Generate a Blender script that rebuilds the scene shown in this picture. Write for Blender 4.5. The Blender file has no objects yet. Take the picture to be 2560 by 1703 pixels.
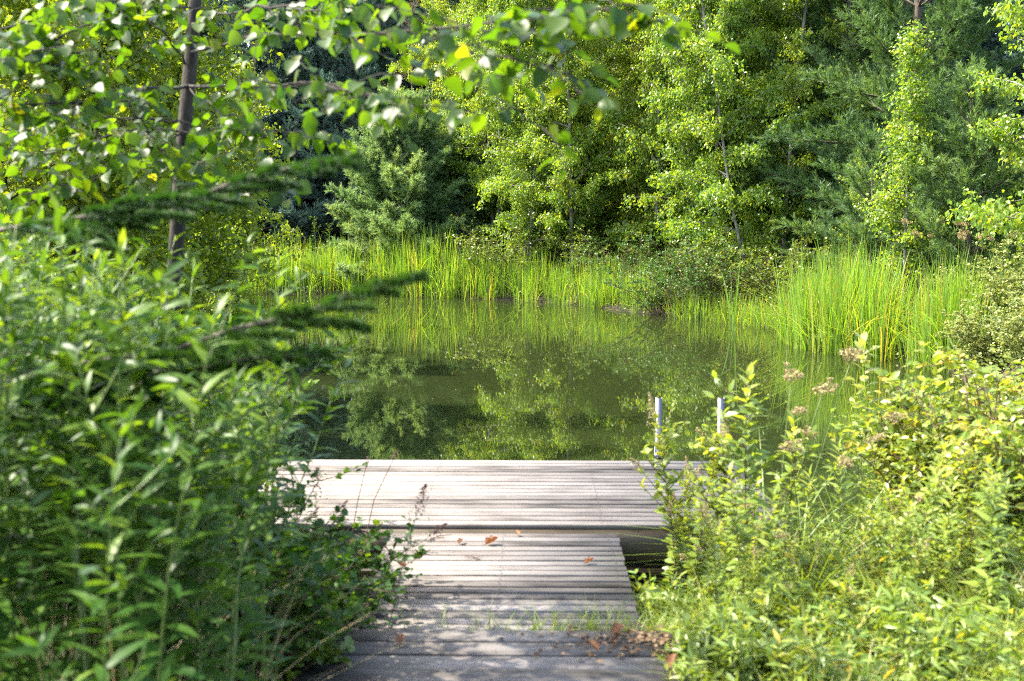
import bpy, math
import numpy as np
from mathutils import Vector

rng = np.random.default_rng(11)
scene = bpy.context.scene
C = scene.collection
R = math.radians

# ------------------------------------------------------------------ camera
F, CZ = 2940.0, 2.08                    # focal length in photo pixels, eye height
PITCH = math.atan(322.5 / F)
cam = bpy.data.cameras.new("camera")
cam.sensor_width = 36.0
cam.lens = 36.0 * F / 2560.0
cam.clip_start, cam.clip_end = 0.05, 800.0
cam.dof.use_dof = True
cam.dof.focus_distance = 24.0
cam.dof.aperture_fstop = 3.6
cam_ob = bpy.data.objects.new("camera", cam)
cam_ob.location = (0, 0, CZ)
cam_ob.rotation_euler = (math.pi / 2 - PITCH, 0, 0)
C.objects.link(cam_ob)
scene.camera = cam_ob

# ------------------------------------------------------------------ sky, sun, exposure
SUN_EL = R(53)
SUN_AZ = math.atan2(-0.97, 0.18)         # from the left
w = bpy.data.worlds.new("World")
scene.world = w
w.use_nodes = True
nt = w.node_tree
bg = nt.nodes["Background"]
sky = nt.nodes.new("ShaderNodeTexSky")
sky.sky_type = 'NISHITA'
sky.sun_disc = False
sky.sun_elevation = SUN_EL
sky.sun_rotation = SUN_AZ
sky.air_density, sky.dust_density, sky.ozone_density = 1.0, 3.0, 0.4
nt.links.new(sky.outputs[0], bg.inputs[0])
bg.inputs[1].default_value = 0.15
sl = bpy.data.lights.new("sun", 'SUN')
sl.energy = 2.75
sl.angle = R(0.53)
sl.color = (1.0, 0.93, 0.80)
so = bpy.data.objects.new("sun", sl)
S = Vector((math.sin(SUN_AZ) * math.cos(SUN_EL), math.cos(SUN_AZ) * math.cos(SUN_EL), math.sin(SUN_EL)))
so.rotation_euler = S.to_track_quat('Z', 'Y').to_euler()
so.location = (-20, 10, 30)
C.objects.link(so)
scene.view_settings.view_transform = 'Standard'
scene.view_settings.look = 'None'
scene.view_settings.gamma = 1.0
scene.view_settings.exposure = 2.85
scene.render.engine = 'CYCLES'
cy = scene.cycles
cy.max_bounces, cy.diffuse_bounces, cy.glossy_bounces, cy.transmission_bounces = 7, 4, 3, 4
cy.caustics_reflective = cy.caustics_refractive = False
cy.sample_clamp_indirect = 6.0
cy.use_denoising = False
cy.filter_width = 1.1


def at(px, py, d):
    """The place d metres ahead that the photograph shows at pixel (px, py)."""
    a, b = (px - 1280) / F, -(py - 851.5) / F
    dy = math.cos(PITCH) + b * math.sin(PITCH)
    dz = -math.sin(PITCH) + b * math.cos(PITCH)
    t = d / dy
    return np.array((a * t, d, CZ + dz * t))


# ------------------------------------------------------------------ mesh helpers
def unit(a):
    a = np.asarray(a, float)
    return a / np.maximum(np.linalg.norm(a, axis=-1, keepdims=True), 1e-9)


class G:
    """Collects vertices, triangles and quads for ONE mesh."""
    def __init__(self):
        self.v, self.t, self.q, self.tone, self.n = [], [], [], [], 0

    def add(self, V, T=None, Q=None, tone=0.5):
        V = np.asarray(V, float).reshape(-1, 3)
        self.v.append(V)
        self.tone.append(np.broadcast_to(np.asarray(tone, float), (len(V),)).copy())
        if T is not None and len(T):
            self.t.append(np.asarray(T, np.int64).reshape(-1, 3) + self.n)
        if Q is not None and len(Q):
            self.q.append(np.asarray(Q, np.int64).reshape(-1, 4) + self.n)
        self.n += len(V)

    def mesh(self, name, mat, smooth=False):
        V = np.concatenate(self.v) if self.v else np.zeros((0, 3))
        T = np.concatenate(self.t) if self.t else np.zeros((0, 3), np.int64)
        Q = np.concatenate(self.q) if self.q else np.zeros((0, 4), np.int64)
        me = bpy.data.meshes.new(name)
        me.vertices.add(len(V))
        me.vertices.foreach_set("co", V.astype(np.float32).ravel())
        loops = np.concatenate([T.ravel(), Q.ravel()]).astype(np.int32)
        me.loops.add(len(loops))
        me.loops.foreach_set("vertex_index", loops)
        nt_, nq = len(T), len(Q)
        me.polygons.add(nt_ + nq)
        st = np.concatenate([np.arange(nt_) * 3, nt_ * 3 + np.arange(nq) * 4]).astype(np.int32)
        me.polygons.foreach_set("loop_start", st)
        if smooth:
            me.polygons.foreach_set("use_smooth", np.ones(nt_ + nq, bool))
        at_ = me.attributes.new("tone", 'FLOAT', 'POINT')
        at_.data.foreach_set("value", np.concatenate(self.tone).astype(np.float32))
        me.update(calc_edges=True)
        me.materials.append(mat)
        return me


def box(g, lo, hi, c=0.0, tone=0.5, M=None):
    """A box with a small chamfer c on its long top edges."""
    x0, y0, z0 = lo
    x1, y1, z1 = hi
    V = np.array([(x0, y0, z0), (x1, y0, z0), (x1, y1, z0), (x0, y1, z0),
                  (x0, y0, z1 - c), (x1, y0, z1 - c), (x1, y1, z1 - c), (x0, y1, z1 - c),
                  (x0, y0 + c, z1), (x1, y0 + c, z1), (x1, y1 - c, z1), (x0, y1 - c, z1)])
    Q = [(0, 3, 2, 1), (0, 1, 5, 4), (2, 3, 7, 6), (4, 5, 9, 8), (6, 7, 11, 10), (8, 9, 10, 11), (1, 2, 6, 5), (3, 0, 4, 7)]
    T = [] if c == 0 else [(5, 10, 9), (5, 6, 10), (7, 8, 11), (7, 4, 8)]
    if c == 0:
        V = V[:8]
        Q = [(0, 3, 2, 1), (0, 1, 5, 4), (2, 3, 7, 6), (4, 5, 6, 7), (1, 2, 6, 5), (3, 0, 4, 7)]
    if M is not None:
        V = V @ np.asarray(M)[:3, :3].T + np.asarray(M)[:3, 3]
    g.add(V, T, Q, tone)


def tube(g, pts, rad, sides=5, tone=0.5, cap=True):
    pts = np.asarray(pts, float)
    rad = np.broadcast_to(np.asarray(rad, float), (len(pts),))
    tan = unit(np.gradient(pts, axis=0))
    ref = np.array((0.31, 0.93, 0.2)) if abs(tan[0][2]) > 0.7 else np.array((0.05, 0.1, 1.0))
    s = unit(np.cross(tan, ref))
    n = np.cross(s, tan)
    a = np.arange(sides) / sides * 2 * math.pi
    V = pts[:, None] + rad[:, None, None] * (np.cos(a)[None, :, None] * s[:, None] + np.sin(a)[None, :, None] * n[:, None])
    m = len(pts)
    i, j = np.meshgrid(np.arange(m - 1), np.arange(sides), indexing='ij')
    k = (j + 1) % sides
    Q = np.stack([i * sides + j, i * sides + k, (i + 1) * sides + k, (i + 1) * sides + j], -1).reshape(-1, 4)
    V = V.reshape(-1, 3)
    T = []
    if cap:
        V = np.vstack([V, pts[-1] + tan[-1] * rad[-1] * 0.5])
        b = (m - 1) * sides
        T = [(b + q, b + (q + 1) % sides, len(V) - 1) for q in range(sides)]
    g.add(V, T, Q, tone)


def leaf_shape(rows, fold=0.12, droop=0.1, wave=0.0):
    """rows = (place along the leaf, half width); a folded, drooping blade."""
    V, T, prev = [], [], None
    for k, (u, hw) in enumerate(rows):
        z = -droop * u * u
        wv = wave * math.sin(k * 2.1)
        if hw <= 0:
            V.append((u, 0, z))
            cur = (len(V) - 1,)
        else:
            V += [(u, -hw, z + fold * hw * 2 + wv), (u, 0, z), (u, hw, z + fold * hw * 2 - wv)]
            cur = (len(V) - 3, len(V) - 2, len(V) - 1)
        if prev is not None:
            if len(prev) == 1 and len(cur) == 3:
                T += [(prev[0], cur[1], cur[0]), (prev[0], cur[2], cur[1])]
            elif len(prev) == 3 and len(cur) == 1:
                T += [(prev[0], prev[1], cur[0]), (prev[1], prev[2], cur[0])]
            else:
                for q in (0, 1):
                    T += [(prev[q], prev[q + 1], cur[q + 1]), (prev[q], cur[q + 1], cur[q])]
        prev = cur
    return np.array(V, float), np.array(T)


KITE = (np.array([(0, 0, 0), (.38, -.36, .10), (1, 0, -.06), (.38, .36, .10)], float), np.array([(0, 2, 1), (0, 3, 2)]))
OVATE = leaf_shape([(0, 0), (.10, .26), (.28, .40), (.5, .38), (.72, .25), (.9, .08), (1, 0)], .14, .16, .01)
OVAL_SMALL = leaf_shape([(0, 0), (.3, .26), (.65, .27), (1, 0)], .15, .12)
LANCE = leaf_shape([(0, 0), (.15, .075), (.4, .115), (.7, .08), (1, 0)], .14, .30)


def leaves(g, P, D, N, L, Wd, tmpl, tone):
    """n leaves: base P, axis D, face normal N, length L, width scale Wd."""
    P = np.asarray(P, float).reshape(-1, 3)
    n = len(P)
    if n == 0:
        return
    D = unit(np.broadcast_to(D, (n, 3)))
    N = np.broadcast_to(N, (n, 3))
    Sd = unit(np.cross(D, N))
    N = np.cross(Sd, D)
    L = np.broadcast_to(np.asarray(L, float), (n,))[:, None, None]
    Wd = np.broadcast_to(np.asarray(Wd, float), (n,))[:, None, None]
    tv, tt = tmpl
    V = P[:, None] + L * (tv[None, :, 0:1] * D[:, None] + Wd * tv[None, :, 1:2] * Sd[:, None] + tv[None, :, 2:3] * N[:, None])
    T = tt[None] + (np.arange(n) * len(tv))[:, None, None]
    g.add(V, T.reshape(-1, 3), None, np.repeat(np.broadcast_to(tone, (n,)), len(tv)))


def blades(g, P, az, H, Wd, lean, curve, segs=4, tone=0.5, taper=1.6, kink=None):
    """n grass-like ribbons rising from P, bending towards az."""
    P = np.asarray(P, float).reshape(-1, 3)
    n = len(P)
    if n == 0:
        return
    f = lambda a: np.broadcast_to(np.asarray(a, float), (n,))
    az, H, Wd, lean, curve = f(az), f(H), f(Wd), f(lean), f(curve)
    s = np.linspace(0, 1, segs + 1)
    hd = np.stack([np.cos(az), np.sin(az), 0 * az], -1)
    tw = az + math.pi / 2 + rng.normal(0, .5, n)
    sd = np.stack([np.cos(tw), np.sin(tw), 0 * az], -1)
    out = (lean[:, None] * s + curve[:, None] * s ** 2.2) * H[:, None]
    up = H[:, None] * (s - 0.42 * np.minimum(curve, 1.6)[:, None] * s ** 2.6)
    cen = P[:, None] + hd[:, None] * out[..., None] + np.array((0, 0, 1.0)) * up[..., None]
    wd = Wd[:, None] * (1 - s[None] ** taper) * 0.5
    A = cen - sd[:, None] * wd[..., None]
    B = cen[:, :-1] + sd[:, None] * wd[:, :-1, None]
    V = np.concatenate([A, B], 1)               # A0..As, B0..B(s-1)
    m = segs + 1
    Q = [(k, m + k, m + k + 1, k + 1) for k in range(segs - 1)]
    T = [(segs - 1, m + segs - 1, segs)]
    off = (np.arange(n) * (2 * segs + 1))[:, None, None]
    g.add(V, (np.array(T)[None] + off).reshape(-1, 3), (np.array(Q)[None] + off).reshape(-1, 4) if Q else None,
          np.repeat(f(tone), 2 * segs + 1))


def rand_dir(n, zlo=-1, zhi=1):
    z = rng.uniform(zlo, zhi, n)
    a = rng.uniform(0, 2 * math.pi, n)
    r = np.sqrt(1 - z * z)
    return np.stack([r * np.cos(a), r * np.sin(a), z], -1)


# ------------------------------------------------------------------ materials
def new_mat(name):
    m = bpy.data.materials.new(name)
    m.use_nodes = True
    n = m.node_tree
    n.nodes.clear()
    out = n.nodes.new("ShaderNodeOutputMaterial")
    return m, n, n.nodes.new, n.links.new, out


def ramp(n, stops, fac=None):
    r = n.nodes.new("ShaderNodeValToRGB")
    e = r.color_ramp.elements
    while len(e) < len(stops):
        e.new(0.5)
    for k, (p, c) in enumerate(stops):
        e[k].position = p
        e[k].color = (*c, 1)
    if fac is not None:
        n.links.new(fac, r.inputs[0])
    return r


def leaf_mat(name, cols, trans=0.45, tcol=(1.5, 1.35, 0.6), rough=0.42, spec=0.5, plant_var=0.25):
    """Thin leaf: reflects its own colour, lets yellower light through; tone differs leaf by leaf and plant by plant."""
    m, n, N, L, out = new_mat(name)
    a = N("ShaderNodeAttribute")
    a.attribute_name = "tone"
    oi = N("ShaderNodeObjectInfo")
    mx = N("ShaderNodeMath")
    mx.operation = 'MULTIPLY_ADD'
    L(oi.outputs["Random"], mx.inputs[0])
    mx.inputs[1].default_value = plant_var
    sub = N("ShaderNodeMath")
    sub.operation = 'SUBTRACT'
    L(a.outputs["Fac"], sub.inputs[0])
    sub.inputs[1].default_value = plant_var * 0.5
    L(sub.outputs[0], mx.inputs[2])
    k = len(cols) - 1
    rp = ramp(n, [(i / k, c) for i, c in enumerate(cols)], mx.outputs[0])
    p = N("ShaderNodeBsdfPrincipled")
    L(rp.outputs[0], p.inputs["Base Color"])
    p.inputs["Roughness"].default_value = rough
    p.inputs["Specular IOR Level"].default_value = spec
    t = N("ShaderNodeBsdfTranslucent")
    mul = N("ShaderNodeMix")
    mul.data_type = 'RGBA'
    mul.blend_type = 'MULTIPLY'
    mul.inputs[0].default_value = 1.0
    L(rp.outputs[0], mul.inputs[6])
    mul.inputs[7].default_value = (*tcol, 1)
    L(mul.outputs[2], t.inputs[0])
    ms = N("ShaderNodeMixShader")
    ms.inputs[0].default_value = trans
    L(p.outputs[0], ms.inputs[1])
    L(t.outputs[0], ms.inputs[2])
    L(ms.outputs[0], out.inputs[0])
    return m


def plain_mat(name, stops, scale=(6, 6, 6), rough=0.8, detail=5, bump=0.0, spec=0.3, metal=0.0, tone=0.0):
    m, n, N, L, out = new_mat(name)
    tc = N("ShaderNodeTexCoord")
    mp = N("ShaderNodeMapping")
    mp.inputs["Scale"].default_value = scale
    L(tc.outputs["Object"], mp.inputs[0])
    nz = N("ShaderNodeTexNoise")
    nz.inputs["Scale"].default_value = 1.0
    nz.inputs["Detail"].default_value = detail
    nz.inputs["Roughness"].default_value = 0.65
    L(mp.outputs[0], nz.inputs["Vector"])
    fac = nz.outputs["Fac"]
    if tone:
        a = N("ShaderNodeAttribute")
        a.attribute_name = "tone"
        ma = N("ShaderNodeMath")
        ma.operation = 'MULTIPLY_ADD'
        L(a.outputs["Fac"], ma.inputs[0])
        ma.inputs[1].default_value = tone
        ad = N("ShaderNodeMath")
        ad.operation = 'SUBTRACT'
        L(fac, ad.inputs[0])
        ad.inputs[1].default_value = tone * 0.5
        L(ad.outputs[0], ma.inputs[2])
        fac = ma.outputs[0]
    rp = ramp(n, stops, fac)
    p = N("ShaderNodeBsdfPrincipled")
    L(rp.outputs[0], p.inputs["Base Color"])
    p.inputs["Roughness"].default_value = rough
    p.inputs["Specular IOR Level"].default_value = spec
    p.inputs["Metallic"].default_value = metal
    if bump:
        b = N("ShaderNodeBump")
        b.inputs["Strength"].default_value = 1.0
        b.inputs["Distance"].default_value = bump
        L(nz.outputs["Fac"], b.inputs["Height"])
        L(b.outputs[0], p.inputs["Normal"])
    L(p.outputs[0], out.inputs[0])
    return m


MAT = {}
MAT['birch'] = leaf_mat("birch_leaf", [(.085, .17, .022), (.135, .235, .026), (.19, .27, .03), (.30, .31, .035)], .5, (1.7, 1.5, .5), .4, .5)
MAT['alder'] = leaf_mat("alder_leaf", [(.09, .15, .014), (.14, .205, .018), (.20, .25, .02)], .6, (1.9, 1.65, .5), .38, .5)
MAT['shrub'] = leaf_mat("shrub_leaf", [(.07, .12, .016), (.11, .165, .02), (.16, .20, .025)], .45, (1.5, 1.35, .6), .4, .5)
MAT['glossy'] = leaf_mat("dark_shrub_leaf", [(.03, .075, .016), (.05, .11, .02), (.08, .14, .02)], .35, (1.4, 1.4, .6), .45, .3)
MAT['tree'] = leaf_mat("ovate_leaf", [(.016, .048, .006), (.030, .070, .008), (.056, .104, .009), (.12, .135, .010)], .58, (2.4, 2.2, .35), .4, .35, .1)
MAT['golden'] = leaf_mat("goldenrod_leaf", [(.018, .054, .009), (.031, .080, .011), (.062, .122, .015), (.12, .19, .022)], .45, (1.8, 1.6, .42), .42, .22)
MAT['meadow'] = leaf_mat("meadowsweet_leaf", [(.12, .19, .03), (.18, .25, .035), (.26, .29, .045)], .5, (1.5, 1.35, .5), .4, .5)
MAT['yellow'] = leaf_mat("yellowing_leaf", [(.10, .18, .022), (.15, .22, .026), (.22, .25, .03), (.36, .28, .035)], .42, (1.4, 1.25, .5), .42, .5)
MAT['pale'] = leaf_mat("pale_leaf", [(.14, .19, .05), (.20, .24, .06), (.28, .29, .09)], .4, (1.3, 1.2, .6), .5, .4)
MAT['reed'] = leaf_mat("cattail_blade", [(.08, .17, .02), (.13, .25, .025), (.20, .31, .03), (.34, .27, .07)], .5, (1.6, 1.45, .4), .4, .5)
MAT['grass'] = leaf_mat("grass_blade", [(.10, .17, .022), (.15, .225, .026), (.21, .26, .04), (.36, .31, .14)], .45, (1.5, 1.35, .5), .45, .5)
MAT['straw'] = leaf_mat("dry_grass", [(.25, .19, .09), (.34, .27, .14), (.42, .35, .20)], .3, (1.1, 1.0, .8), .6, .3)
MAT['pine'] = leaf_mat("pine_needle", [(.06, .125, .045), (.09, .165, .055), (.13, .205, .06)], .4, (1.4, 1.3, .6), .45, .4)
MAT['softpine'] = leaf_mat("soft_pine_needle", [(.11, .20, .085), (.155, .245, .10), (.23, .29, .12)], .5, (1.4, 1.3, .6), .45, .4)
MAT['tanpine'] = leaf_mat("tan_needle", [(.13, .12, .05), (.20, .15, .07), (.28, .17, .10)], .35, (1.2, 1.1, .8), .5, .4)
MAT['conifer'] = leaf_mat("dark_needle", [(.07, .125, .10), (.09, .15, .115), (.12, .185, .12)], .25, (1.2, 1.3, .9), .5, .4)
MAT['spruce'] = leaf_mat("spruce_needle", [(.014, .045, .008), (.024, .065, .010), (.045, .095, .012)], .35, (1.4, 1.4, .5), .5, .15)
MAT['plume'] = leaf_mat("brown_plume", [(.22, .175, .075), (.30, .245, .115), (.38, .32, .17)], .3, (1.1, 1.0, .9), .8, .2)
MAT['dark_plume'] = leaf_mat("dark_spire", [(.05, .025, .02), (.09, .045, .04), (.13, .07, .06)], .2, (1, 1, 1), .8, .2)
MAT['litter'] = leaf_mat("leaf_litter", [(.05, .03, .018), (.11, .065, .035), (.18, .115, .06), (.24, .18, .11)], .2, (1, 1, 1), .7, .2)
MAT['dead'] = leaf_mat("dead_leaf", [(.08, .035, .016), (.13, .055, .022), (.19, .085, .03)], .3, (1.2, 1.0, .8), .6, .3)
MAT['birch_bark'] = plain_mat("birch_bark", [(.30, (.06, .05, .04)), (.45, (.17, .15, .13)), (.7, (.27, .25, .22))], (9, 9, 16), .8)
MAT['bark'] = plain_mat("grey_bark", [(.3, (.010, .008, .006)), (.5, (.024, .019, .014)), (.72, (.06, .05, .038))], (30, 30, 9), .9, 6, .01)
MAT['pine_bark'] = plain_mat("pine_bark", [(.3, (.05, .04, .03)), (.7, (.14, .11, .085))], (14, 14, 5), .9, 5)
MAT['stem'] = leaf_mat("green_stem", [(.045, .085, .018), (.075, .115, .02), (.11, .13, .035)], .1, (1, 1, 1), .5, .4)
MAT['woody'] = plain_mat("brown_stem", [(.3, (.05, .03, .02)), (.7, (.13, .08, .05))], (40, 40, 8), .8)


# ------------------------------------------------------------------ scene objects
def obj(name, me, parent=None, loc=None):
    o = bpy.data.objects.new(name, me)
    C.objects.link(o)
    if parent is not None:
        o.parent = parent
    if loc is not None:
        o.location = loc
    return o


def tag(o, label=None, cat=None, group=None, kind=None):
    for k, v in (("label", label), ("category", cat), ("group", group), ("kind", kind)):
        if v:
            o[k] = v
    return o


def thing(name, parts, label, cat, loc, rz=0.0, s=1.0, group=None, tilt=(0, 0)):
    """An Empty at the thing's base that parents one object per (part name, mesh)."""
    r = bpy.data.objects.new(name, None)
    C.objects.link(r)
    r.empty_display_size = 0.1
    r.location = tuple(float(q) for q in loc)
    r.rotation_euler = (tilt[0], tilt[1], rz)
    r.scale = (s, s, s) if np.isscalar(s) else s
    tag(r, label, cat, group)
    for pn, me in parts:
        obj(pn, me, r)
    return r


# ------------------------------------------------------------------ ground, pond
POND = np.array([(-1.62, 5.75), (-2.1, 6.6), (-2.6, 8.5), (-3.6, 12), (-5.2, 18), (-7.0, 24.5), (-7.9, 28.2), (-7.4, 30.1), (-4.0, 29.7), (-1.3, 28.4),
                 (.83, 27.1), (2.25, 24.9), (3.0, 23.7), (4.1, 22.3), (4.75, 20.8), (4.9, 19.0), (5.3, 17.3), (5.7, 16.0), (5.7, 14.8),
                 (5.2, 12.6), (4.5, 10.6), (3.9, 8.8), (3.1, 7.4), (2.2, 6.7), (1.5, 6.0), (.8, 5.35), (-.9, 5.3)])


def pond_sd(x, y):
    """Signed distance to the shore, negative over the water."""
    p = np.stack([x, y], -1)
    d = np.full(x.shape, 1e9)
    ins = np.zeros(x.shape, bool)
    for a, b in zip(POND, np.roll(POND, -1, 0)):
        e = b - a
        t = np.clip(((p - a) @ e) / (e @ e), 0, 1)
        d = np.minimum(d, np.linalg.norm(p - a - t[..., None] * e, axis=-1))
        c = ((a[1] > y) != (b[1] > y)) & (x < (b[0] - a[0]) * (y - a[1]) / (b[1] - a[1] + 1e-12) + a[0])
        ins ^= c
    return np.where(ins, -d, d)


def ground_z(x, y):
    x, y = np.asarray(x, float), np.asarray(y, float)
    sd = pond_sd(x, y)
    up = 0.03 + 0.33 * (1 - np.exp(-np.maximum(sd, 0) / 0.45)) + 0.05 * np.sin(x * 1.7 + y * .6) * np.clip(sd, 0, 1)
    up = up - .17 * np.clip((.95 - np.abs(x + .12)) / .12, 0, 1) * np.clip((y - 2.9) / .3, 0, 1) * np.clip((5.4 - y) / .3, 0, 1)
    up = up + 0.045 * np.maximum(y - 31, 0) + 0.03 * np.maximum(-x - 7, 0)
    dn = -0.7 * (1 - np.exp(np.minimum(sd, 0) / 0.9)) + 0.03
    return np.where(sd >= 0, up, dn)


gx = np.concatenate([np.linspace(-170, -13, 22), np.arange(-12, 11, .22), np.linspace(12, 170, 22)])
gy = np.concatenate([np.linspace(-120, -3, 14), np.arange(-2, 36, .24), np.linspace(37, 220, 26)])
X, Y = np.meshgrid(gx, gy)
Z = ground_z(X, Y)
Z += rng.normal(0, .012, Z.shape)
g = G()
i, j = np.meshgrid(np.arange(len(gy) - 1), np.arange(len(gx) - 1), indexing='ij')
nx = len(gx)
g.add(np.stack([X, Y, Z], -1), None, np.stack([i * nx + j, i * nx + j + 1, (i + 1) * nx + j + 1, (i + 1) * nx + j], -1).reshape(-1, 4))
MAT['soil'] = plain_mat("soil", [(.3, (.010, .008, .005)), (.5, (.018, .016, .008)), (.7, (.036, .030, .016))], (3.5, 3.5, 3.5), .95, 8, .03, .2)
tag(obj("ground", g.mesh("ground", MAT['soil'], True)), kind="structure")

m, n, N, L, out = new_mat("pond_water")
tc = N("ShaderNodeTexCoord")
mp = N("ShaderNodeMapping")
mp.inputs["Scale"].default_value = (2.6, 9.0, 1)
L(tc.outputs["Object"], mp.inputs[0])
nz = N("ShaderNodeTexNoise")
nz.inputs["Scale"].default_value = 1.0
nz.inputs["Detail"].default_value = 3.5
L(mp.outputs[0], nz.inputs["Vector"])
mp2 = N("ShaderNodeMapping")
mp2.inputs["Scale"].default_value = (.35, .5, 1)
L(tc.outputs["Object"], mp2.inputs[0])
nz2 = N("ShaderNodeTexNoise")
nz2.inputs["Scale"].default_value = 1.0
nz2.inputs["Detail"].default_value = 2.0
L(mp2.outputs[0], nz2.inputs["Vector"])
mm = N("ShaderNodeMath")
mm.operation = 'MULTIPLY'
L(nz.outputs["Fac"], mm.inputs[0])
L(nz2.outputs["Fac"], mm.inputs[1])
bp = N("ShaderNodeBump")
bp.inputs["Strength"].default_value = 1.0
bp.inputs["Distance"].default_value = 0.00025
L(mm.outputs[0], bp.inputs["Height"])
p = N("ShaderNodeBsdfPrincipled")
p.inputs["Base Color"].default_value = (.015, .021, .006, 1)
p.inputs["Roughness"].default_value = 0.0
p.inputs["IOR"].default_value = 3.5
p.inputs["Specular IOR Level"].default_value = 0.5
L(bp.outputs[0], p.inputs["Normal"])
L(p.outputs[0], out.inputs[0])
MAT['water'] = m
g = G()
g.add([(-9.5, 4.6, 0), (7.5, 4.6, 0), (7.5, 31.5, 0), (-9.5, 31.5, 0)], None, [(0, 1, 2, 3)])
tag(obj("water", g.mesh("water", MAT['water'])), kind="structure")

# ------------------------------------------------------------------ dock, walkway, landing, ladder
def wood(name, lo, mid, hi):
    m, n, N, L, out = new_mat(name)
    tc = N("ShaderNodeTexCoord")
    a = N("ShaderNodeAttribute")
    a.attribute_name = "tone"
    cmb = N("ShaderNodeCombineXYZ")
    mu = N("ShaderNodeMath")
    mu.operation = 'MULTIPLY'
    L(a.outputs["Fac"], mu.inputs[0])
    mu.inputs[1].default_value = 37.0
    L(mu.outputs[0], cmb.inputs[0])
    L(mu.outputs[0], cmb.inputs[2])
    add = N("ShaderNodeVectorMath")
    add.operation = 'ADD'
    L(tc.outputs["Object"], add.inputs[0])
    L(cmb.outputs[0], add.inputs[1])
    mp = N("ShaderNodeMapping")
    mp.inputs["Scale"].default_value = (2.2, 60, 60)
    L(add.outputs[0], mp.inputs[0])
    nz = N("ShaderNodeTexNoise")
    nz.inputs["Scale"].default_value = 1.0
    nz.inputs["Detail"].default_value = 6
    nz.inputs["Roughness"].default_value = .7
    L(mp.outputs[0], nz.inputs["Vector"])
    mp2 = N("ShaderNodeMapping")
    mp2.inputs["Scale"].default_value = (3.5, 9, 9)
    L(add.outputs[0], mp2.inputs[0])
    nz2 = N("ShaderNodeTexNoise")
    nz2.inputs["Scale"].default_value = 1.0
    nz2.inputs["Detail"].default_value = 5
    L(mp2.outputs[0], nz2.inputs["Vector"])
    m1 = N("ShaderNodeMath")
    m1.operation = 'MULTIPLY_ADD'
    L(nz2.outputs["Fac"], m1.inputs[0])
    m1.inputs[1].default_value = .55
    m2 = N("ShaderNodeMath")
    m2.operation = 'MULTIPLY_ADD'
    L(nz.outputs["Fac"], m2.inputs[0])
    m2.inputs[1].default_value = .28
    m3 = N("ShaderNodeMath")
    m3.operation = 'MULTIPLY_ADD'
    L(a.outputs["Fac"], m3.inputs[0])
    m3.inputs[1].default_value = .30
    m3.inputs[2].default_value = -.07
    L(m3.outputs[0], m2.inputs[2])
    L(m2.outputs[0], m1.inputs[2])
    rp = ramp(n, [(.30, lo), (.46, mid), (.66, hi)], m1.outputs[0])
    p = N("ShaderNodeBsdfPrincipled")
    L(rp.outputs[0], p.inputs["Base Color"])
    p.inputs["Roughness"].default_value = .62
    p.inputs["Specular IOR Level"].default_value = .25
    b = N("ShaderNodeBump")
    b.inputs["Distance"].default_value = .0025
    L(nz.outputs["Fac"], b.inputs["Height"])
    L(b.outputs[0], p.inputs["Normal"])
    L(p.outputs[0], out.inputs[0])
    return m


MAT['wood'] = wood("weathered_board", (.032, .027, .022), (.094, .082, .072), (.158, .141, .127))
MAT['frame'] = wood("weathered_beam", (.05, .04, .03), (.10, .08, .06), (.15, .12, .095))
TH = R(-1.0)


MAT['screw'] = plain_mat("rusty_screw", [(.3, (.02, .014, .01)), (.7, (.05, .035, .028))], (90, 90, 90), .7)


def deck(x0, x1, y0, y1, pitch, th=.030, gap=(.015, .022), joists=()):
    g = G()
    y = y0
    while y < y1 - .02:
        gp = rng.uniform(*gap)
        e0, e1 = rng.normal(0, .003, 2)
        dz = rng.normal(0, .0015)
        sk = rng.normal(0, .0018)
        box(g, (x0 + e0, y, -th + dz), (x1 + e1, min(y + pitch - gp, y1), dz), .004, rng.uniform(0, 1),
            np.array([(1, 0, 0, 0), (sk, 1, 0, 0), (sk * .5, 0, 1, 0), (0, 0, 0, 1)]))
        y += pitch
    ns = 0
    for y in np.arange(y0, y1 - .02, pitch):
        for x in joists:
            for o in (.016, pitch - .036):
                c = np.array((x + rng.normal(0, .004), y + o, .0045))
                a = np.arange(6) * math.pi / 3
                g.add(c + np.stack([.0045 * np.cos(a), .0045 * np.sin(a), 0 * a], -1), [(0, 1, 2), (0, 2, 3), (0, 3, 4), (0, 4, 5)])
                ns += 4
    me = g.mesh("deck", MAT['wood'])
    me.materials.append(MAT['screw'])
    nt_ = sum(len(t) for t in g.t)
    idx = np.zeros(len(me.polygons), np.int32)
    idx[nt_ - ns:nt_] = 1
    me.polygons.foreach_set("material_index", idx)
    return me


dock = thing("swimming_dock", [("deck", deck(-1.53, 1.52, 0, 1.66, .0925, joists=(-1.48, -.48, .52, 1.47)))],
             "wide weathered grey wooden dock floating at the pond's edge, in front of the ladder", "dock", (-.03, 6.21, .40), TH)
g = G()
box(g, (-1.50, .012, -.20), (1.49, .050, -.032), 0, .3)
box(g, (-1.50, 1.61, -.20), (1.49, 1.648, -.032), 0, .6)
for xx in (-1.50, -.5, .5, 1.452):
    box(g, (xx, .052, -.198), (xx + .038, 1.608, -.033), 0, rng.uniform())
obj("frame", g.mesh("frame", MAT['frame']), dock)
MAT['metal'] = plain_mat("aluminium", [(.3, (.12, .125, .135)), (.7, (.19, .195, .21))], (20, 20, 3), .32, 4, 0, .5, .9)
for xx, yy in ((-1.40, .12), (1.39, .12), (-1.40, 1.52), (1.39, 1.52)):
    g = G()
    tube(g, [(xx, yy, -1.0), (xx, yy, -.5), (xx, yy, -.04)], .045, 10)
    obj("post", g.mesh("post", MAT['frame'], True), dock)

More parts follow.
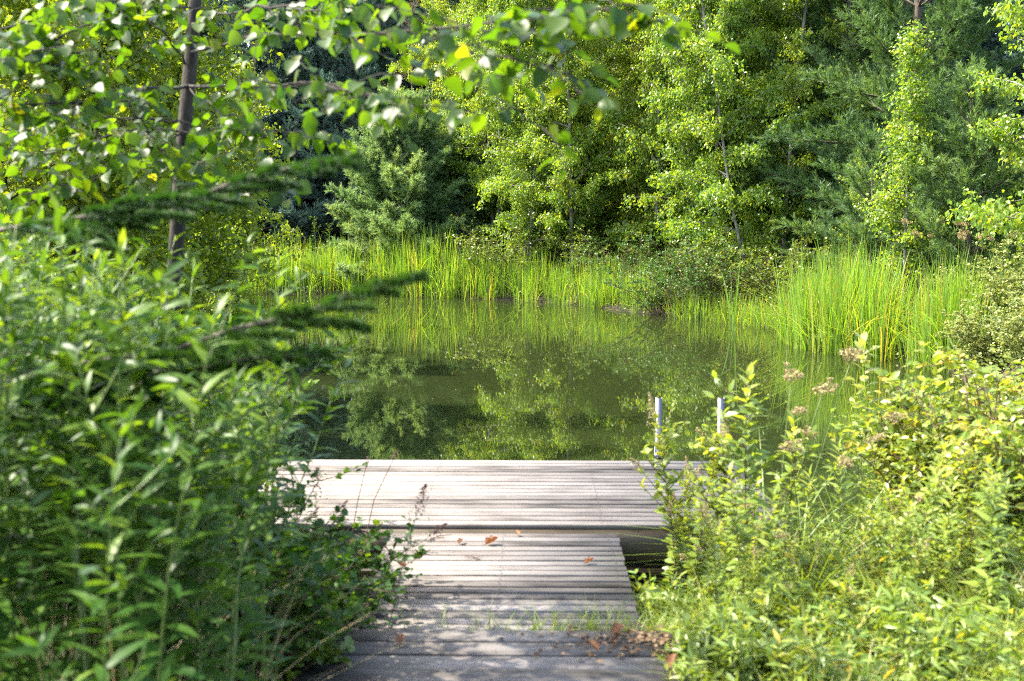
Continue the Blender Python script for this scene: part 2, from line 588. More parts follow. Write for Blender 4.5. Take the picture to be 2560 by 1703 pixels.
walk = thing("walkway", [("deck", deck(-.61, .61, 0, 1.50, .0835, joists=(-.56, 0, .56)))],
             "narrow plank walkway leading straight out to the wide dock", "walkway", (-.07, 4.695, .360), TH)
g = G()
for xx in (-.58, -.02, .545):
    box(g, (xx, .02, -.20), (xx + .038, 1.49, -.033), 0, rng.uniform())
obj("frame", g.mesh("frame", MAT['frame']), walk)

land = thing("landing_step", [("deck", deck(-.72, .72, 0, 1.12, .14, .036, (.012, .018), (-.67, .02, .67)))],
             "broad wooden landing of wider boards at the shore end of the walkway", "boardwalk", (-.10, 3.50, .40), TH)
g = G()
for xx in (-.69, .0, .655):
    box(g, (xx, .02, -.16), (xx + .038, 1.10, -.038), 0, rng.uniform())
obj("frame", g.mesh("frame", MAT['frame']), land)

lad = thing("dock_ladder", [], "aluminium swim ladder standing up from the dock's far edge", "ladder", (1.21, 7.88, .40), TH)
for xx in (-.215, .205):
    g = G()
    # C-shaped channel: a web facing the shore and two flanges
    z0, z1 = -.95, .425
    for lo, hi in (((-.021, -.026, z0), (.021, -.022, z1)), ((-.021, -.0218, z0), (-.018, .012, z1 + .004)), ((.018, -.0218, z0), (.021, .012, z1 + .004)), ((-.027, -.030, z0), (-.0212, -.018, z1 - .30))):
        box(g, (lo[0] + xx, lo[1], lo[2]), (hi[0] + xx, hi[1], hi[2]), 0, .5)
    obj("rail", g.mesh("rail", MAT['metal']), lad)
for k in range(3):
    g = G()
    zz = -.12 - .28 * k
    box(g, (-.18, -.02, zz), (.174, .07, zz + .03), .004, .5)
    obj("rung", g.mesh("rung", MAT['metal']), lad)
for xx in (-.215, .205):
    g = G()
    box(g, (xx - .035, -.10, .004), (xx + .035, -.031, .009), .001, .5)
    box(g, (xx - .028, -.036, .0092), (xx + .028, -.0305, .05), 0, .5)
    obj("mounting_bracket", g.mesh("bracket", MAT['metal']), lad)


# ------------------------------------------------------------------ generators for plants
def curve_pts(p0, d0, length, n=6, bend=(0, 0, 0), jit=0.0):
    d = unit(np.asarray(d0, float))
    p = np.asarray(p0, float)
    out = [p]
    for k in range(n):
        d = unit(d + np.asarray(bend) / n + rng.normal(0, jit, 3))
        p = p + d * length / n
        out.append(p)
    return np.array(out)


def on(pts, t):
    """Points at fractions t along a polyline (even parameter)."""
    pts = np.asarray(pts)
    f = np.clip(np.asarray(t, float), 0, 1) * (len(pts) - 1)
    k = np.minimum(f.astype(int), len(pts) - 2)
    return pts[k] + (f - k)[..., None] * (pts[k + 1] - pts[k])


def broadleaf(h, spread, nb, leaf, per_twig, mats=('birch', 'birch_bark'), lean=(0, 0), stems=1, first=.10, r0=.07, tmpl=KITE, droop=.5, sub=7, width=1.0, prof=None):
    """Birch-like tree: trunk with limbs, and a crown of small leaves hung along thin twigs."""
    gt, gl = G(), G()
    for s_ in range(stems):
        a0 = rng.uniform(0, 6.28)
        l = np.array((lean[0] + .10 * math.cos(a0) * (stems > 1), lean[1] + .10 * math.sin(a0) * (stems > 1), 1.0))
        hh = h * (1 if s_ == 0 else rng.uniform(.75, .95))
        tr = curve_pts((.12 * math.cos(a0) * (stems > 1), .12 * math.sin(a0) * (stems > 1), -.1), l, hh, 12, (-.3 * lean[0], -.3 * lean[1], 0), .025)
        tube(gt, tr, np.linspace(r0, .008, len(tr)), 7)
        for b in range(nb):
            t = first + (1 - first) * ((b + rng.uniform(0, 1)) / nb)
            pr = (math.sin(min(1, (t + .10) / .42) * math.pi / 2) * (1 - t) ** .65 + .06) if prof is None else prof(t)
            ln = spread * pr * rng.uniform(.6, 1.15)
            az = rng.uniform(0, 6.28)
            e = .45 + .5 * t + rng.normal(0, .18)
            d = np.array((math.cos(az) * math.cos(e), math.sin(az) * math.cos(e), math.sin(e)))
            br = curve_pts(on(tr, np.array(t)), d, ln, 6, (0, 0, -droop * (1.1 - t)), .07)
            tube(gt, br, np.linspace(max(.006, r0 * .33 * (1 - t) * ln / spread + .004), .003, len(br)), 4)
            bt = rng.normal(0, .10)
            for q in range(max(3, int(sub * (ln / spread + .35)))):
                u = rng.uniform(.15, 1)
                d2 = unit(rand_dir(1, -.5, .6)[0] + .5 * d)
                tw = curve_pts(on(br, np.array(u)), d2, rng.uniform(.22, .55) * (.5 + .5 * ln / spread), 4, (0, 0, -.7), .08)
                if q % 2 == 0:
                    tube(gt, tw, np.linspace(.004, .002, len(tw)), 3, cap=False)
                m = int(per_twig * rng.uniform(.6, 1.4))
                P = on(tw, rng.uniform(0, 1, m) ** .8) + rng.normal(0, .055, (m, 3))
                D = unit(np.stack([rng.normal(0, .55, m), rng.normal(0, .55, m), rng.uniform(-1.2, .1, m)], -1))
                leaves(gl, P, D, rand_dir(m), leaf * rng.uniform(.65, 1.2, m), width, tmpl, np.clip(rng.normal(.42 + bt, .2, m), 0, 1))
    return [("trunk", gt.mesh("trunk", MAT[mats[1]], True)), ("crown", gl.mesh("crown", MAT[mats[0]]))]


def needles(g, P, D, ln, n, nl, wd, spread=.7, tone=.5):
    """n needles along each shoot (start P, direction D, length ln)."""
    m = len(P)
    if m == 0:
        return
    u = rng.uniform(.05, 1, (m, n))
    base = P[:, None] + D[:, None] * (u * ln[:, None])[..., None]
    rad = rng.normal(0, 1, (m, n, 3))
    rad = unit(rad - (rad * D[:, None]).sum(-1, keepdims=True) * D[:, None])
    dr = unit(D[:, None] + rad * spread * rng.uniform(.6, 1.3, (m, n, 1)))
    sd = unit(np.cross(dr, rng.normal(0, 1, (m, n, 3)))) * wd * .5
    tip = base + dr * (nl * rng.uniform(.75, 1.15, (m, n, 1)))
    V = np.stack([base - sd, base + sd, tip], 2).reshape(-1, 3)
    tn = np.broadcast_to(np.asarray(tone), (m,))
    g.add(V, np.arange(len(V)).reshape(-1, 3), None, np.repeat(tn, n * 3))


def pine(h, wmax, gapz=.42, nper=5, shoot=.2, nn=22, nl=.09, wd=.006, mats=('pine', 'pine_bark'), power=.75, first=.05, sp=.7, dens=1.0, r0=.09, vol=0.0):
    gt, gn = G(), G()
    tr = curve_pts((0, 0, -.15), (0, 0, 1), h, 10, (0, 0, 0), .012)
    tube(gt, tr, np.linspace(r0, .01, len(tr)), 7)
    Ps, Ds, Ls, Ts = [], [], [], []
    z = first * h
    while z < h * .985:
        t = z / h
        for b in range(nper):
            az = b * 6.283 / nper + rng.uniform(-.5, .5) + z * 3
            ln = (wmax / 2 * (1 - t) ** power + .18) * rng.uniform(.65, 1.15)
            e = .12 + .75 * t + rng.normal(0, .1)
            d = np.array((math.cos(az) * math.cos(e), math.sin(az) * math.cos(e), math.sin(e)))
            br = curve_pts(on(tr, np.array(t)), d, ln, 5, (0, 0, .25), .05)
            tube(gt, br, np.linspace(.012 + .008 * ln, .004, len(br)), 4, cap=False)
            tb = rng.normal(.45, .15)
            k = max(2, int(ln / .13 * dens))
            for q in range(k):
                u = .22 + .78 * (q + rng.uniform()) / k
                pb = on(br, np.array(u))
                ax = unit(on(br, np.array(min(1, u + .1))) - on(br, np.array(max(0, u - .1))))
                sv = unit(np.cross(ax, (0, 0, 1)))
                for sgn in (-1, 1):
                    if vol:
                        sv = unit(np.cross(ax, (0, 0, 1)) + vol * rng.normal(0, 1, 3))
                    dd = unit(ax * .75 + sv * sgn * rng.uniform(.4, 1) + np.array((0, 0, rng.uniform(-.1, .55))))
                    l2 = (.16 + .42 * ln * (1 - u) * rng.uniform(.5, 1)) 
                    ns = max(1, int(l2 / shoot + .5))
                    for r_ in range(ns):
                        Ps.append(pb + dd * l2 * (r_ / ns) * .9)
                        Ds.append(unit(dd + rng.normal(0, .28, 3) + np.array((0, 0, .18))))
                        Ls.append(shoot * rng.uniform(.8, 1.3))
                        Ts.append(tb + rng.normal(0, .1))
            Ps.append(br[-1]); Ds.append(unit(br[-1] - br[-2])); Ls.append(shoot * 1.2); Ts.append(tb + .1)
        z += gapz * rng.uniform(.8, 1.2)
    Ps.append(tr[-1]); Ds.append(np.array((0, 0, 1.0))); Ls.append(shoot * 1.5); Ts.append(.6)
    needles(gn, np.array(Ps), np.array(Ds), np.array(Ls), nn, nl, wd, sp, np.clip(Ts, 0, 1))
    return [("trunk", gt.mesh("trunk", MAT[mats[1]], True)), ("crown", gn.mesh("crown", MAT[mats[0]]))]


def shrub(h, wd, nst, leaf, nleaf, mats=('shrub', 'woody'), tmpl=OVAL_SMALL, flat=.0, twigs=6, up=.5, width=1.0):
    """Many-stemmed bush with leafy twigs."""
    gt, gl = G(), G()
    for s_ in range(nst):
        az = rng.uniform(0, 6.28)
        tl = rng.uniform(0, 1) ** .6
        d = (math.cos(az) * tl * wd / h * .9, math.sin(az) * tl * wd / h * .9, 1)
        ln = h * rng.uniform(.65, 1.05) * (1 - .25 * tl)
        p0 = (math.cos(az) * .12 * wd * tl, math.sin(az) * .12 * wd * tl, -.05)
        st = curve_pts(p0, d, ln * math.sqrt(1 + (tl * wd / h * .6) ** 2), 7, (math.cos(az) * .2, math.sin(az) * .2, -.25), .06)
        tube(gt, st, np.linspace(.004 + .004 * h, .0016, len(st)), 4)
        bt = rng.normal(0, .1)
        for q in range(twigs):
            u = rng.uniform(.15, 1)
            tw = curve_pts(on(st, np.array(u)), unit(rand_dir(1, -.1, .9)[0]), rng.uniform(.10, .26) * h ** .6, 4, (0, 0, -.1), .1)
            tube(gt, tw, np.linspace(.003, .0012, len(tw)), 3, cap=False)
            m = max(3, int(nleaf * rng.uniform(.6, 1.4)))
            t = rng.uniform(.1, 1, m)
            P = on(tw, t) + rng.normal(0, .01, (m, 3))
            ax = unit(tw[-1] - tw[0])
            D = unit(rand_dir(m, -.5, .7) + ax * .6)
            Nn = unit(rand_dir(m, -.3, 1) + np.array((0, 0, .7)))
            leaves(gl, P, D, Nn, leaf * rng.uniform(.6, 1.2, m), width, tmpl, np.clip(rng.normal(.45 + bt, .22, m), 0, 1))
    return [("stems", gt.mesh("stems", MAT[mats[1]], True)), ("foliage", gl.mesh("foliage", MAT[mats[0]]))]


def wand(h, leaf, nleaf, mats=('golden', 'stem'), tmpl=LANCE, width=1.0, bare=.12, top=.45, side=6, plume=None, r0=.005, wob=.03, ang=(.75, 1.35)):
    """Upright unbranched stalk closely set with leaves (goldenrod, meadowsweet)."""
    gt, gl, gps = G(), G(), []
    st = curve_pts((0, 0, -.05), (rng.normal(0, .05), rng.normal(0, .05), 1), h + .05, 10, (rng.normal(0, .12), rng.normal(0, .12), 0), wob)
    tube(gt, st, np.linspace(r0, r0 * .35, len(st)), 5)
    k = np.arange(nleaf)
    t = bare + (1 - bare) * (k + rng.uniform(-.3, .3, nleaf)) / nleaf
    az = k * 2.4 + rng.normal(0, .3, nleaf)
    el = np.pi / 2 - (ang[1] + (ang[0] - ang[1]) * t ** 2) + rng.normal(0, .12, nleaf)
    el = np.where(t > .95, el + .35, el)
    D = np.stack([np.cos(az) * np.cos(el), np.sin(az) * np.cos(el), np.sin(el)], -1)
    Nn = np.stack([-np.cos(az) * np.sin(el), -np.sin(az) * np.sin(el), np.cos(el)], -1) + rng.normal(0, .18, (nleaf, 3))
    Lf = leaf * np.interp(t, [0, .35, .8, 1], [.75, 1.0, .85, top]) * rng.uniform(.8, 1.15, nleaf)
    leaves(gl, on(st, t), D, Nn, Lf, width, tmpl, np.clip(rng.normal(.42, .2, nleaf) + .35 * (t > .8), 0, 1))  # upper leaves coloured lighter, painting in sunlight on the stalk tips
    for q in range(side):
        u = rng.uniform(.45, .93)
        a = rng.uniform(0, 6.28)
        tw = curve_pts(on(st, np.array(u)), (math.cos(a), math.sin(a), .9), rng.uniform(.08, .22) * h ** .5, 4, (0, 0, .3), .08)
        tube(gt, tw, np.linspace(.0025, .001, len(tw)), 3, cap=False)
        m = 9
        D = unit(rand_dir(m, -.3, .8) + unit(tw[-1] - tw[0]) * .5)
        leaves(gl, on(tw, rng.uniform(.2, 1, m)), D, unit(rand_dir(m, 0, 1) + np.array((0, 0, .6))), leaf * .55 * rng.uniform(.6, 1.1, m), width, tmpl, np.clip(rng.normal(.5, .2, m), 0, 1))
        if plume and q < 1:
            gps.append(G())
            plume_at(gps[-1], tw[-1], unit(tw[-1] - tw[-2]), .05 + .04 * rng.uniform(), .014)
    parts = [("stem", gt.mesh("stem", MAT[mats[1]], True)), ("leaves", gl.mesh("leaves", MAT[mats[0]]))]
    if plume:
        gps.append(G())
        plume_at(gps[-1], st[-1] - (0, 0, .02), unit(st[-1] - st[-2]), rng.uniform(.09, .15), .02, 180)
        parts += [("flower_plume", q.mesh("plume", MAT[plume])) for q in gps]
    return parts


def plume_at(g, p, d, ln, r, n=110):
    t = rng.uniform(0, 1, n)
    P = np.asarray(p) + np.asarray(d) * (t * ln)[:, None] + rng.normal(0, 1, (n, 3)) * (r * (1.05 - t))[:, None]
    leaves(g, P, rand_dir(n), rand_dir(n), rng.uniform(.005, .012, n), 1.2, KITE, rng.uniform(0, 1, n))


def cattail(n, h, rad, fan=.10, wd=.020):
    g = G()
    a = rng.uniform(0, 6.28, n)
    r = rad * np.sqrt(rng.uniform(0, 1, n))
    P = np.stack([r * np.cos(a), r * np.sin(a), np.full(n, -.25)], -1)
    hh = (h + .25) * rng.uniform(.6, 1.05, n)
    bent = rng.uniform(0, 1, n) < .14
    tone = np.clip(rng.normal(.42, .2, n), 0, .8)
    tone[rng.uniform(0, 1, n) < .06] = 1.0
    blades(g, P, a + rng.normal(0, .7, n), hh, wd * rng.uniform(.7, 1.2, n), rng.uniform(0, fan, n), np.where(bent, rng.uniform(.5, .9, n), rng.uniform(0, .16, n)), 6, tone, 3.0)
    return g.mesh("blades", MAT['reed'])


def sedge(n, h, rad, heads=3):
    """Arching grass clump with culms that carry fluffy brown heads."""
    g, ghs = G(), []
    gcs = []
    a = rng.uniform(0, 6.28, n)
    r = rad * np.sqrt(rng.uniform(0, 1, n))
    P = np.stack([r * np.cos(a), r * np.sin(a), np.full(n, -.03)], -1)
    blades(g, P, a + rng.normal(0, .5, n), h * rng.uniform(.55, 1.05, n), rng.uniform(.006, .011, n), rng.uniform(.05, .3, n), rng.uniform(.25, 1.1, n), 7, np.clip(rng.normal(.45, .22, n), 0, 1), 2.4)
    for q in range(heads):
        aa = rng.uniform(0, 6.28)
        c = curve_pts((.3 * rad * math.cos(aa), .3 * rad * math.sin(aa), -.02), (math.cos(aa) * .07, math.sin(aa) * .07, 1), h * rng.uniform(1.0, 1.25), 8, (math.cos(aa) * .28, math.sin(aa) * .28, -.1), .03)
        gc, gh = G(), G()
        gcs.append(gc)
        ghs.append(gh)
        tube(gc, c, np.linspace(.003, .0016, len(c)), 4)
        for b in range(9):
            d = unit(rand_dir(1, -.5, .8)[0] + unit(c[-1] - c[-2]) * .4)
            e = c[-1] + d * rng.uniform(.015, .055)
            tube(gc, [c[-1], e], .0008, 3, cap=False)
            plume_at(gh, e - d * .01, d, .022, .010, 45)
    parts = [("blades", g.mesh("blades", MAT['grass']))]
    for gc, gh in zip(gcs, ghs):
        parts += [("culm", gc.mesh("culm", MAT['stem'])), ("seed_head", gh.mesh("head", MAT['plume']))]
    return parts


def gz(x, y):
    return float(ground_z(np.array([x]), np.array([y]))[0])


def base(px, d):
    x = (px - 1280) / F * d
    return (x, d, max(gz(x, d), -.2))


# ------------------------------------------------------------------ trees across the pond
BIRCH = [broadleaf(10.5, 2.3, 66, .072, 36, stems=2, first=.03, sub=15, r0=.055) for _ in range(2)]
BIRCH.append(broadleaf(10.5, 2.2, 74, .072, 38, lean=(-.33, .05), first=.05, sub=19, r0=.034))
BIRCH.append(broadleaf(10.5, 2.4, 76, .072, 38, lean=(-.06, .0), first=.04, sub=19, r0=.055))
SAPLING = broadleaf(4.7, .72, 38, .060, 24, stems=1, first=.12, r0=.03, sub=12, droop=.6)
SAPLING2 = broadleaf(5.0, 1.5, 48, .060, 26, stems=2, first=.06, r0=.03, sub=12, droop=.5)
WOOD_G = "pale green birches in the thicket beyond the pond"
for k, (px, d, kind, rz, s, lab) in enumerate([
        (1432, 28.8, 3, 1.0, .98, "birch with a straight pale trunk rising from the reeds of the far bank"),
        (1390, 29.9, 2, .6, .95, "birch whose thick whitish foot leans out of the far bank beside the straight birch"),
        (1230, 31.5, 0, 2.0, .90, "feathery birch just behind the small round pine on the far bank"),
        (1885, 24.6, 2, 0.0, .98, "birch with a slender trunk leaning hard to the left above the dark waterside bush"),
        (1950, 25.6, 3, 3.4, .95, "upright birch behind the leaning one, next to the tall pine"),
        (1745, 26.8, 1, .4, 1.0, "full bright birch in the middle of the far bank, over the dark waterside bush"),
        (1625, 28.6, 0, 1.4, .98, "birch behind the dark gap in the middle of the thicket"),
        (2040, 27.6, 1, 2.6, 1.0, "birch half hidden by the left edge of the tall pine"),
        (2735, 16.4, 0, 4.0, .95, "large light green birch at the right edge of the photo"),
        (2790, 18.5, 1, 1.2, .95, None),
        (1330, 34.0, 1, 3.1, 1.0, None), (1520, 34.5, 3, 4.2, 1.05, None), (1700, 33.0, 0, 5.2, 1.05, None), (1120, 35.5, 0, .3, .95, None),
        (1850, 31.0, 1, 1.9, 1.05, None), (1200, 33.2, 3, 5.0, 1.0, None), (1430, 31.8, 0, 3.7, 1.0, None), (1610, 31.0, 1, .9, 1.0, None), (1790, 29.3, 0, 2.2, 1.0, None), (1930, 30.0, 3, 4.4, 1.0, None)]):
    shared = lab is None
    thing("birch_tree", BIRCH[kind], lab or "pale green birch standing in the second row behind the front birches", "tree", base(px, d), rz, (s, s, s * 1.18), WOOD_G)
thing("birch_tree", SAPLING, "slim young birch standing in front of the tall dark pine", "tree", base(2262, 18.9), .4, 1.0, WOOD_G)
thing("birch_tree", SAPLING2, "low spreading young birch at the foot of the tall pine", "tree", base(2130, 21.8), 1.4, .58, WOOD_G)
thing("birch_tree", SAPLING2, "bushy young birch in front of the straight pale trunk on the far bank", "tree", base(1300, 29.0), 2.4, .85, WOOD_G)

PINE_A = pine(4.5, 4.2, .27, 8, .16, 26, .11, .016, ('softpine', 'pine_bark'), dens=2.2, first=.01, power=.42, vol=.9, sp=.85)
PINE_B = pine(11.5, 5.6, .45, 6, .24, 46, .11, .013, dens=1.3, first=.03, r0=.13, vol=.6)
PINE_C = pine(3.7, 2.6, .34, 6, .22, 46, .10, .011, dens=1.5, first=.02, power=.7, r0=.05, vol=.5)
PINES = "pines beyond the pond"
thing("pine_tree", PINE_A, "small rounded pine lit along one side, behind the far reeds", "tree", base(1000, 31.2), .3, 1.0, PINES)
thing("pine_tree", PINE_A, "shaded small pine tucked against the lit rounded pine", "tree", base(1130, 32.6), 2.3, .92, PINES)
thing("pine_tree", PINE_B, "tall soft-needled pine towering over the slim young birch", "tree", base(2270, 22.8), .0, 1.0, PINES)
thing("pine_tree", PINE_B, "tall pine behind and between the birches and the nearer tall pine", "tree", base(2110, 26.5), 2.0, 1.05, PINES)
thing("pine_tree", PINE_C, "young pine with long feathery shoots below the right edge birch", "tree", base(2420, 18.6), .8, 1.08, PINES)
thing("pine_tree", PINE_C, "young dark pine low on the shore behind the tallest cattails", "tree", base(2180, 20.8), 2.8, .85, PINES)
TAN = pine(8.5, 3.0, .6, 4, .2, 12, .08, .007, ('tanpine', 'pine_bark'), dens=.6, first=.25)
thing("pine_tree", TAN, "sparse tan-brown dying pine above the small rounded pine", "tree", base(1040, 35.5), 1.0, .92, PINES)

CON = [pine(13.5, 6.4, .55, 7, .30, 26, .15, .032, ('conifer', 'pine_bark'), dens=.75, first=.02, power=.6, r0=.16),
       pine(12.5, 5.8, .55, 7, .30, 26, .15, .032, ('conifer', 'pine_bark'), dens=.75, first=.02, power=.55, r0=.16)]
for k, px in enumerate(np.arange(60, 2740, 92)):
    d = 39 + 4 * ((k * 7) % 3) * .5 + rng.uniform(-1, 1) - (3 if px > 1900 else 0)
    far_left = px < 900
    thing("conifer_tree", CON[k % 2], "dark blue-green conifer in deep shade at the back left of the pond" if far_left else "dark conifer closing the wood behind the birches and pines",
          "tree", base(px + rng.uniform(-25, 25), d), rng.uniform(0, 6), rng.uniform(.9, 1.15), "shaded conifers at the back left" if far_left else "dark conifers closing the wood behind")
for k, px in enumerate(np.arange(150, 2650, 150)):
    thing("conifer_tree", CON[k % 2], "dark tall conifer in the hindmost row of the wood", "tree", base(px + rng.uniform(-40, 40), 48 + rng.uniform(-2, 2)), rng.uniform(0, 6), rng.uniform(1.15, 1.35), "conifers of the hindmost row")

# ------------------------------------------------------------------ left bank trees and the leafy tree by the walkway
ALDER = [broadleaf(6.2, 1.9, 52, .062, 30, ('alder', 'bark'), stems=3, first=.05, sub=13, r0=.04, droop=.4, tmpl=OVAL_SMALL, width=1.15) for _ in range(2)]
for px, d, kd, rz, s, lab in [(120, 10.5, 0, .2, .95, "backlit leafy alder on the left shore, farthest left"), (330, 12.5, 1, 1.7, .9, "backlit alder behind the slender grey trunk"),
                              (520, 16.0, 0, 3.0, .82, "backlit alder overhanging the left edge of the pond"), (180, 17.5, 1, 4.4, 1.1, "tall alder farther back on the left shore"),
                              (420, 22.0, 0, 5.1, 1.05, "farthest alder on the left shore, near the far reeds")]:
    thing("alder_tree", ALDER[kd], lab, "tree", base(px, d), rz, s, "alders on the left shore")


def leafy_tree():
    gt, gl = G(), G()
    tp = np.array([at(400, 1470, 5.40), at(412, 1100, 5.40), at(430, 780, 5.42), at(455, 400, 5.46), at(470, 230, 5.48), at(480, 120, 5.5), at(490, -20, 5.5), at(510, -300, 5.55), at(530, -700, 5.6), at(545, -1000, 5.6)])
    tube(gt, tp, [.042, .038, .036, .034, .033, .030, .028, .022, .014, .006], 9)
    lim = [([(478, 130, 5.46), (700, 75, 4.5), (950, 78, 3.8), (1200, 58, 3.45), (1400, 35, 3.28), (1570, 8, 3.18)], .010, 26),
           ([(470, 215, 5.46), (600, 215, 4.7), (780, 205, 4.1), (930, 235, 3.7), (1040, 270, 3.55)], .012, 23),
           ([(1000, 75, 3.75), (1150, 110, 3.5), (1290, 155, 3.35), (1420, 175, 3.3)], .004, 6),
           ([(1060, 70, 3.65), (1170, 190, 3.45), (1260, 250, 3.35), (1320, 300, 3.3)], .003, 3),
           ([(470, 215, 5.46), (380, 225, 4.9), (280, 240, 4.5), (150, 258, 4.3), (0, 262, 4.1), (-180, 255, 4.0)], .014, 22),
           ([(290, 238, 4.5), (345, 290, 4.45), (390, 360, 4.5), (450, 430, 4.6)], .008, 7),
           ([(462, 160, 5.46), (415, 80, 5.1), (372, 0, 4.9), (320, -140, 4.7)], .009, 14),
           ([(480, 60, 5.46), (620, 20, 5.0), (780, 30, 4.5), (950, -30, 4.2)], .009, 18),
           ([(485, 20, 5.46), (300, -10, 4.8), (120, 50, 4.4), (-80, 90, 4.1)], .010, 22),
           ([(470, 215, 5.46), (560, 300, 4.9), (680, 330, 4.5), (790, 320, 4.3)], .007, 13),
           ([(460, 330, 5.46), (300, 330, 4.9), (150, 380, 4.6), (20, 420, 4.4)], .008, 14),
           ([(458, 330, 5.46), (340, 400, 5.0), (190, 470, 4.7), (40, 520, 4.5)], .008, 15),
           ([(456, 390, 5.46), (540, 420, 5.0), (640, 470, 4.7)], .006, 9),
           ([(460, 300, 5.46), (300, 300, 5.2), (120, 320, 5.0), (-60, 340, 4.9)], .008, 15),
           ([(300, 238, 4.5), (220, 140, 4.3), (120, 110, 4.2), (30, 140, 4.1)], .006, 13),
           ([(500, -200, 5.5), (560, -420, 6.1), (650, -560, 6.6)], .008, 8), ([(500, -200, 5.5), (420, -420, 6.0), (330, -600, 6.4)], .008, 8)]
    for pts, r, ntw in lim:
        P = np.array([at(*q) for q in pts])
        P = on(P, np.linspace(0, 1, 14)) + rng.normal(0, .008, (14, 3))
        P[0] = at(*pts[0])
        tube(gt, P, np.linspace(r * .62, max(.0015, r * .14), 14), 6)
        ax = unit(P[-1] - P[0])
        ntw = int(ntw * 1.55)
        for q in range(ntw):
            u = .14 + .86 * (q + rng.uniform()) / ntw
            p0 = on(P, np.array(u))
            tw = curve_pts(p0, unit(ax * .5 + rand_dir(1, -.35, .45)[0]), rng.uniform(.12, .34), 4, (0, 0, -.35), .1)
            tube(gt, tw, np.linspace(.0025, .0012, len(tw)), 4, cap=False)
            m = rng.integers(4, 8)
            t = np.linspace(.25, 1, m)
            a = rng.uniform(0, 6.28, m)
            off = np.stack([np.cos(a), np.sin(a), rng.uniform(-.7, .3, m)], -1) * .022
            Q = on(tw, t)
            for b in range(m):
                tube(gt, [Q[b], Q[b] + off[b]], .0008, 3, cap=False)
            D = unit(np.stack([np.cos(a) * .7, np.sin(a) * .7, rng.uniform(-1.0, .05, m)], -1) + ax * .25)
            Nn = unit(rand_dir(m, -.1, 1) + np.array((0, -.25, .55)))
            leaves(gl, Q + off, D, Nn, rng.uniform(.045, .074, m), rng.uniform(.85, 1.1, m), OVATE, np.clip(rng.normal(.40, .2, m), 0, 1))
    b0 = tp[0].copy()
    for gg in (gt, gl):
        gg.v = [v - b0 for v in gg.v]
    return b0, [("trunk", gt.mesh("trunk", MAT['bark'], True)), ("crown", gl.mesh("crown", MAT['tree']))]


b0, parts = leafy_tree()
thing("leafy_tree", parts, "slender grey-barked tree whose oval leaves hang across the top of the view", "tree", b0)


def spruce():
    gt, gn = G(), G()
    tr = np.array([at(-190, 1500, 3.15), at(-200, 900, 3.15), at(-205, 500, 3.15), at(-210, 200, 3.15), at(-215, -60, 3.15)])
    tube(gt, tr, [.03, .026, .02, .015, .008], 7)
    lim = [[(-200, 960, 3.15), (110, 930, 3.05), (400, 880, 2.95), (700, 800, 2.75), (900, 730, 2.65), (1030, 690, 2.6)],
           [(-200, 980, 3.15), (110, 970, 3.05), (350, 960, 2.95), (620, 900, 2.8), (800, 880, 2.7)],
           [(-205, 600, 3.15), (105, 560, 3.05), (330, 520, 2.95), (600, 450, 2.8), (780, 415, 2.7), (880, 395, 2.66)]]
    Ps, Ds, Ls, Ts = [], [], [], []
    for pts in lim:
        P = on(np.array([at(*q) for q in pts]), np.linspace(0, 1, 16))
        P[1:] += rng.normal(0, .004, (15, 3))
        tube(gt, P, np.linspace(.008, .002, 16), 5)
        ln = np.linalg.norm(np.diff(P, axis=0), axis=1).sum()
        tb = rng.normal(.4, .12)
        tws = [P[2:]]
        for q in range(int(ln / .055)):
            u = .12 + .85 * (q + rng.uniform()) / int(ln / .055)
            ax = unit(on(P, np.array(min(1, u + .08))) - on(P, np.array(u - .08)))
            sv = unit(np.cross(ax, (0, 0, 1))) * (1 if q % 2 else -1)
            dd = unit(ax + sv * rng.uniform(.6, 1) + np.array((0, 0, rng.uniform(-.35, .1))))
            l2 = (1.08 - u) * ln * .22 * rng.uniform(.7, 1.1) + .02
            tw = curve_pts(on(P, np.array(u)), dd, l2, 4, (0, 0, -.1), .04)
            tube(gt, tw, np.linspace(.003, .0014, 5), 3, cap=False)
            tws.append(tw)
            if l2 > .16:
                for sg in (-1, 1):
                    for u2 in (.35, .65):
                        d3 = unit(unit(tw[-1] - tw[0]) + sg * unit(np.cross(tw[-1] - tw[0], (0, 0, 1))) * .8)
                        tws.append(curve_pts(on(tw, np.array(u2)), d3, l2 * .35, 3, (0, 0, -.1), .03))
        for tw in tws:
            sl_ = np.diff(tw, axis=0)
            for a_, d_ in zip(tw[:-1], sl_):
                Ls.append(np.linalg.norm(d_)); Ps.append(a_); Ds.append(unit(d_)); Ts.append(tb + rng.normal(0, .12))
        Ps.append(P[-1]); Ds.append(unit(P[-1] - P[-2])); Ls.append(.02); Ts.append(tb)
    Ps, Ds, Ls, Ts = map(np.array, (Ps, Ds, Ls, Ts))
    for reps, sel in ((190, Ls > .03), (100, Ls <= .03)):
        needles(gn, Ps[sel], Ds[sel], Ls[sel], reps, .022, .0026, 1.0, np.clip(Ts[sel], 0, 1))
    b = tr[0].copy()
    for gg in (gt, gn):
        gg.v = [v - b for v in gg.v]
    return b, [("trunk", gt.mesh("trunk", MAT['pine_bark'], True)), ("crown", gn.mesh("crown", MAT['spruce']))]


b0, parts = spruce()
thing("spruce_tree", parts, "young spruce whose dark needle-covered boughs reach out over the water", "tree", b0)

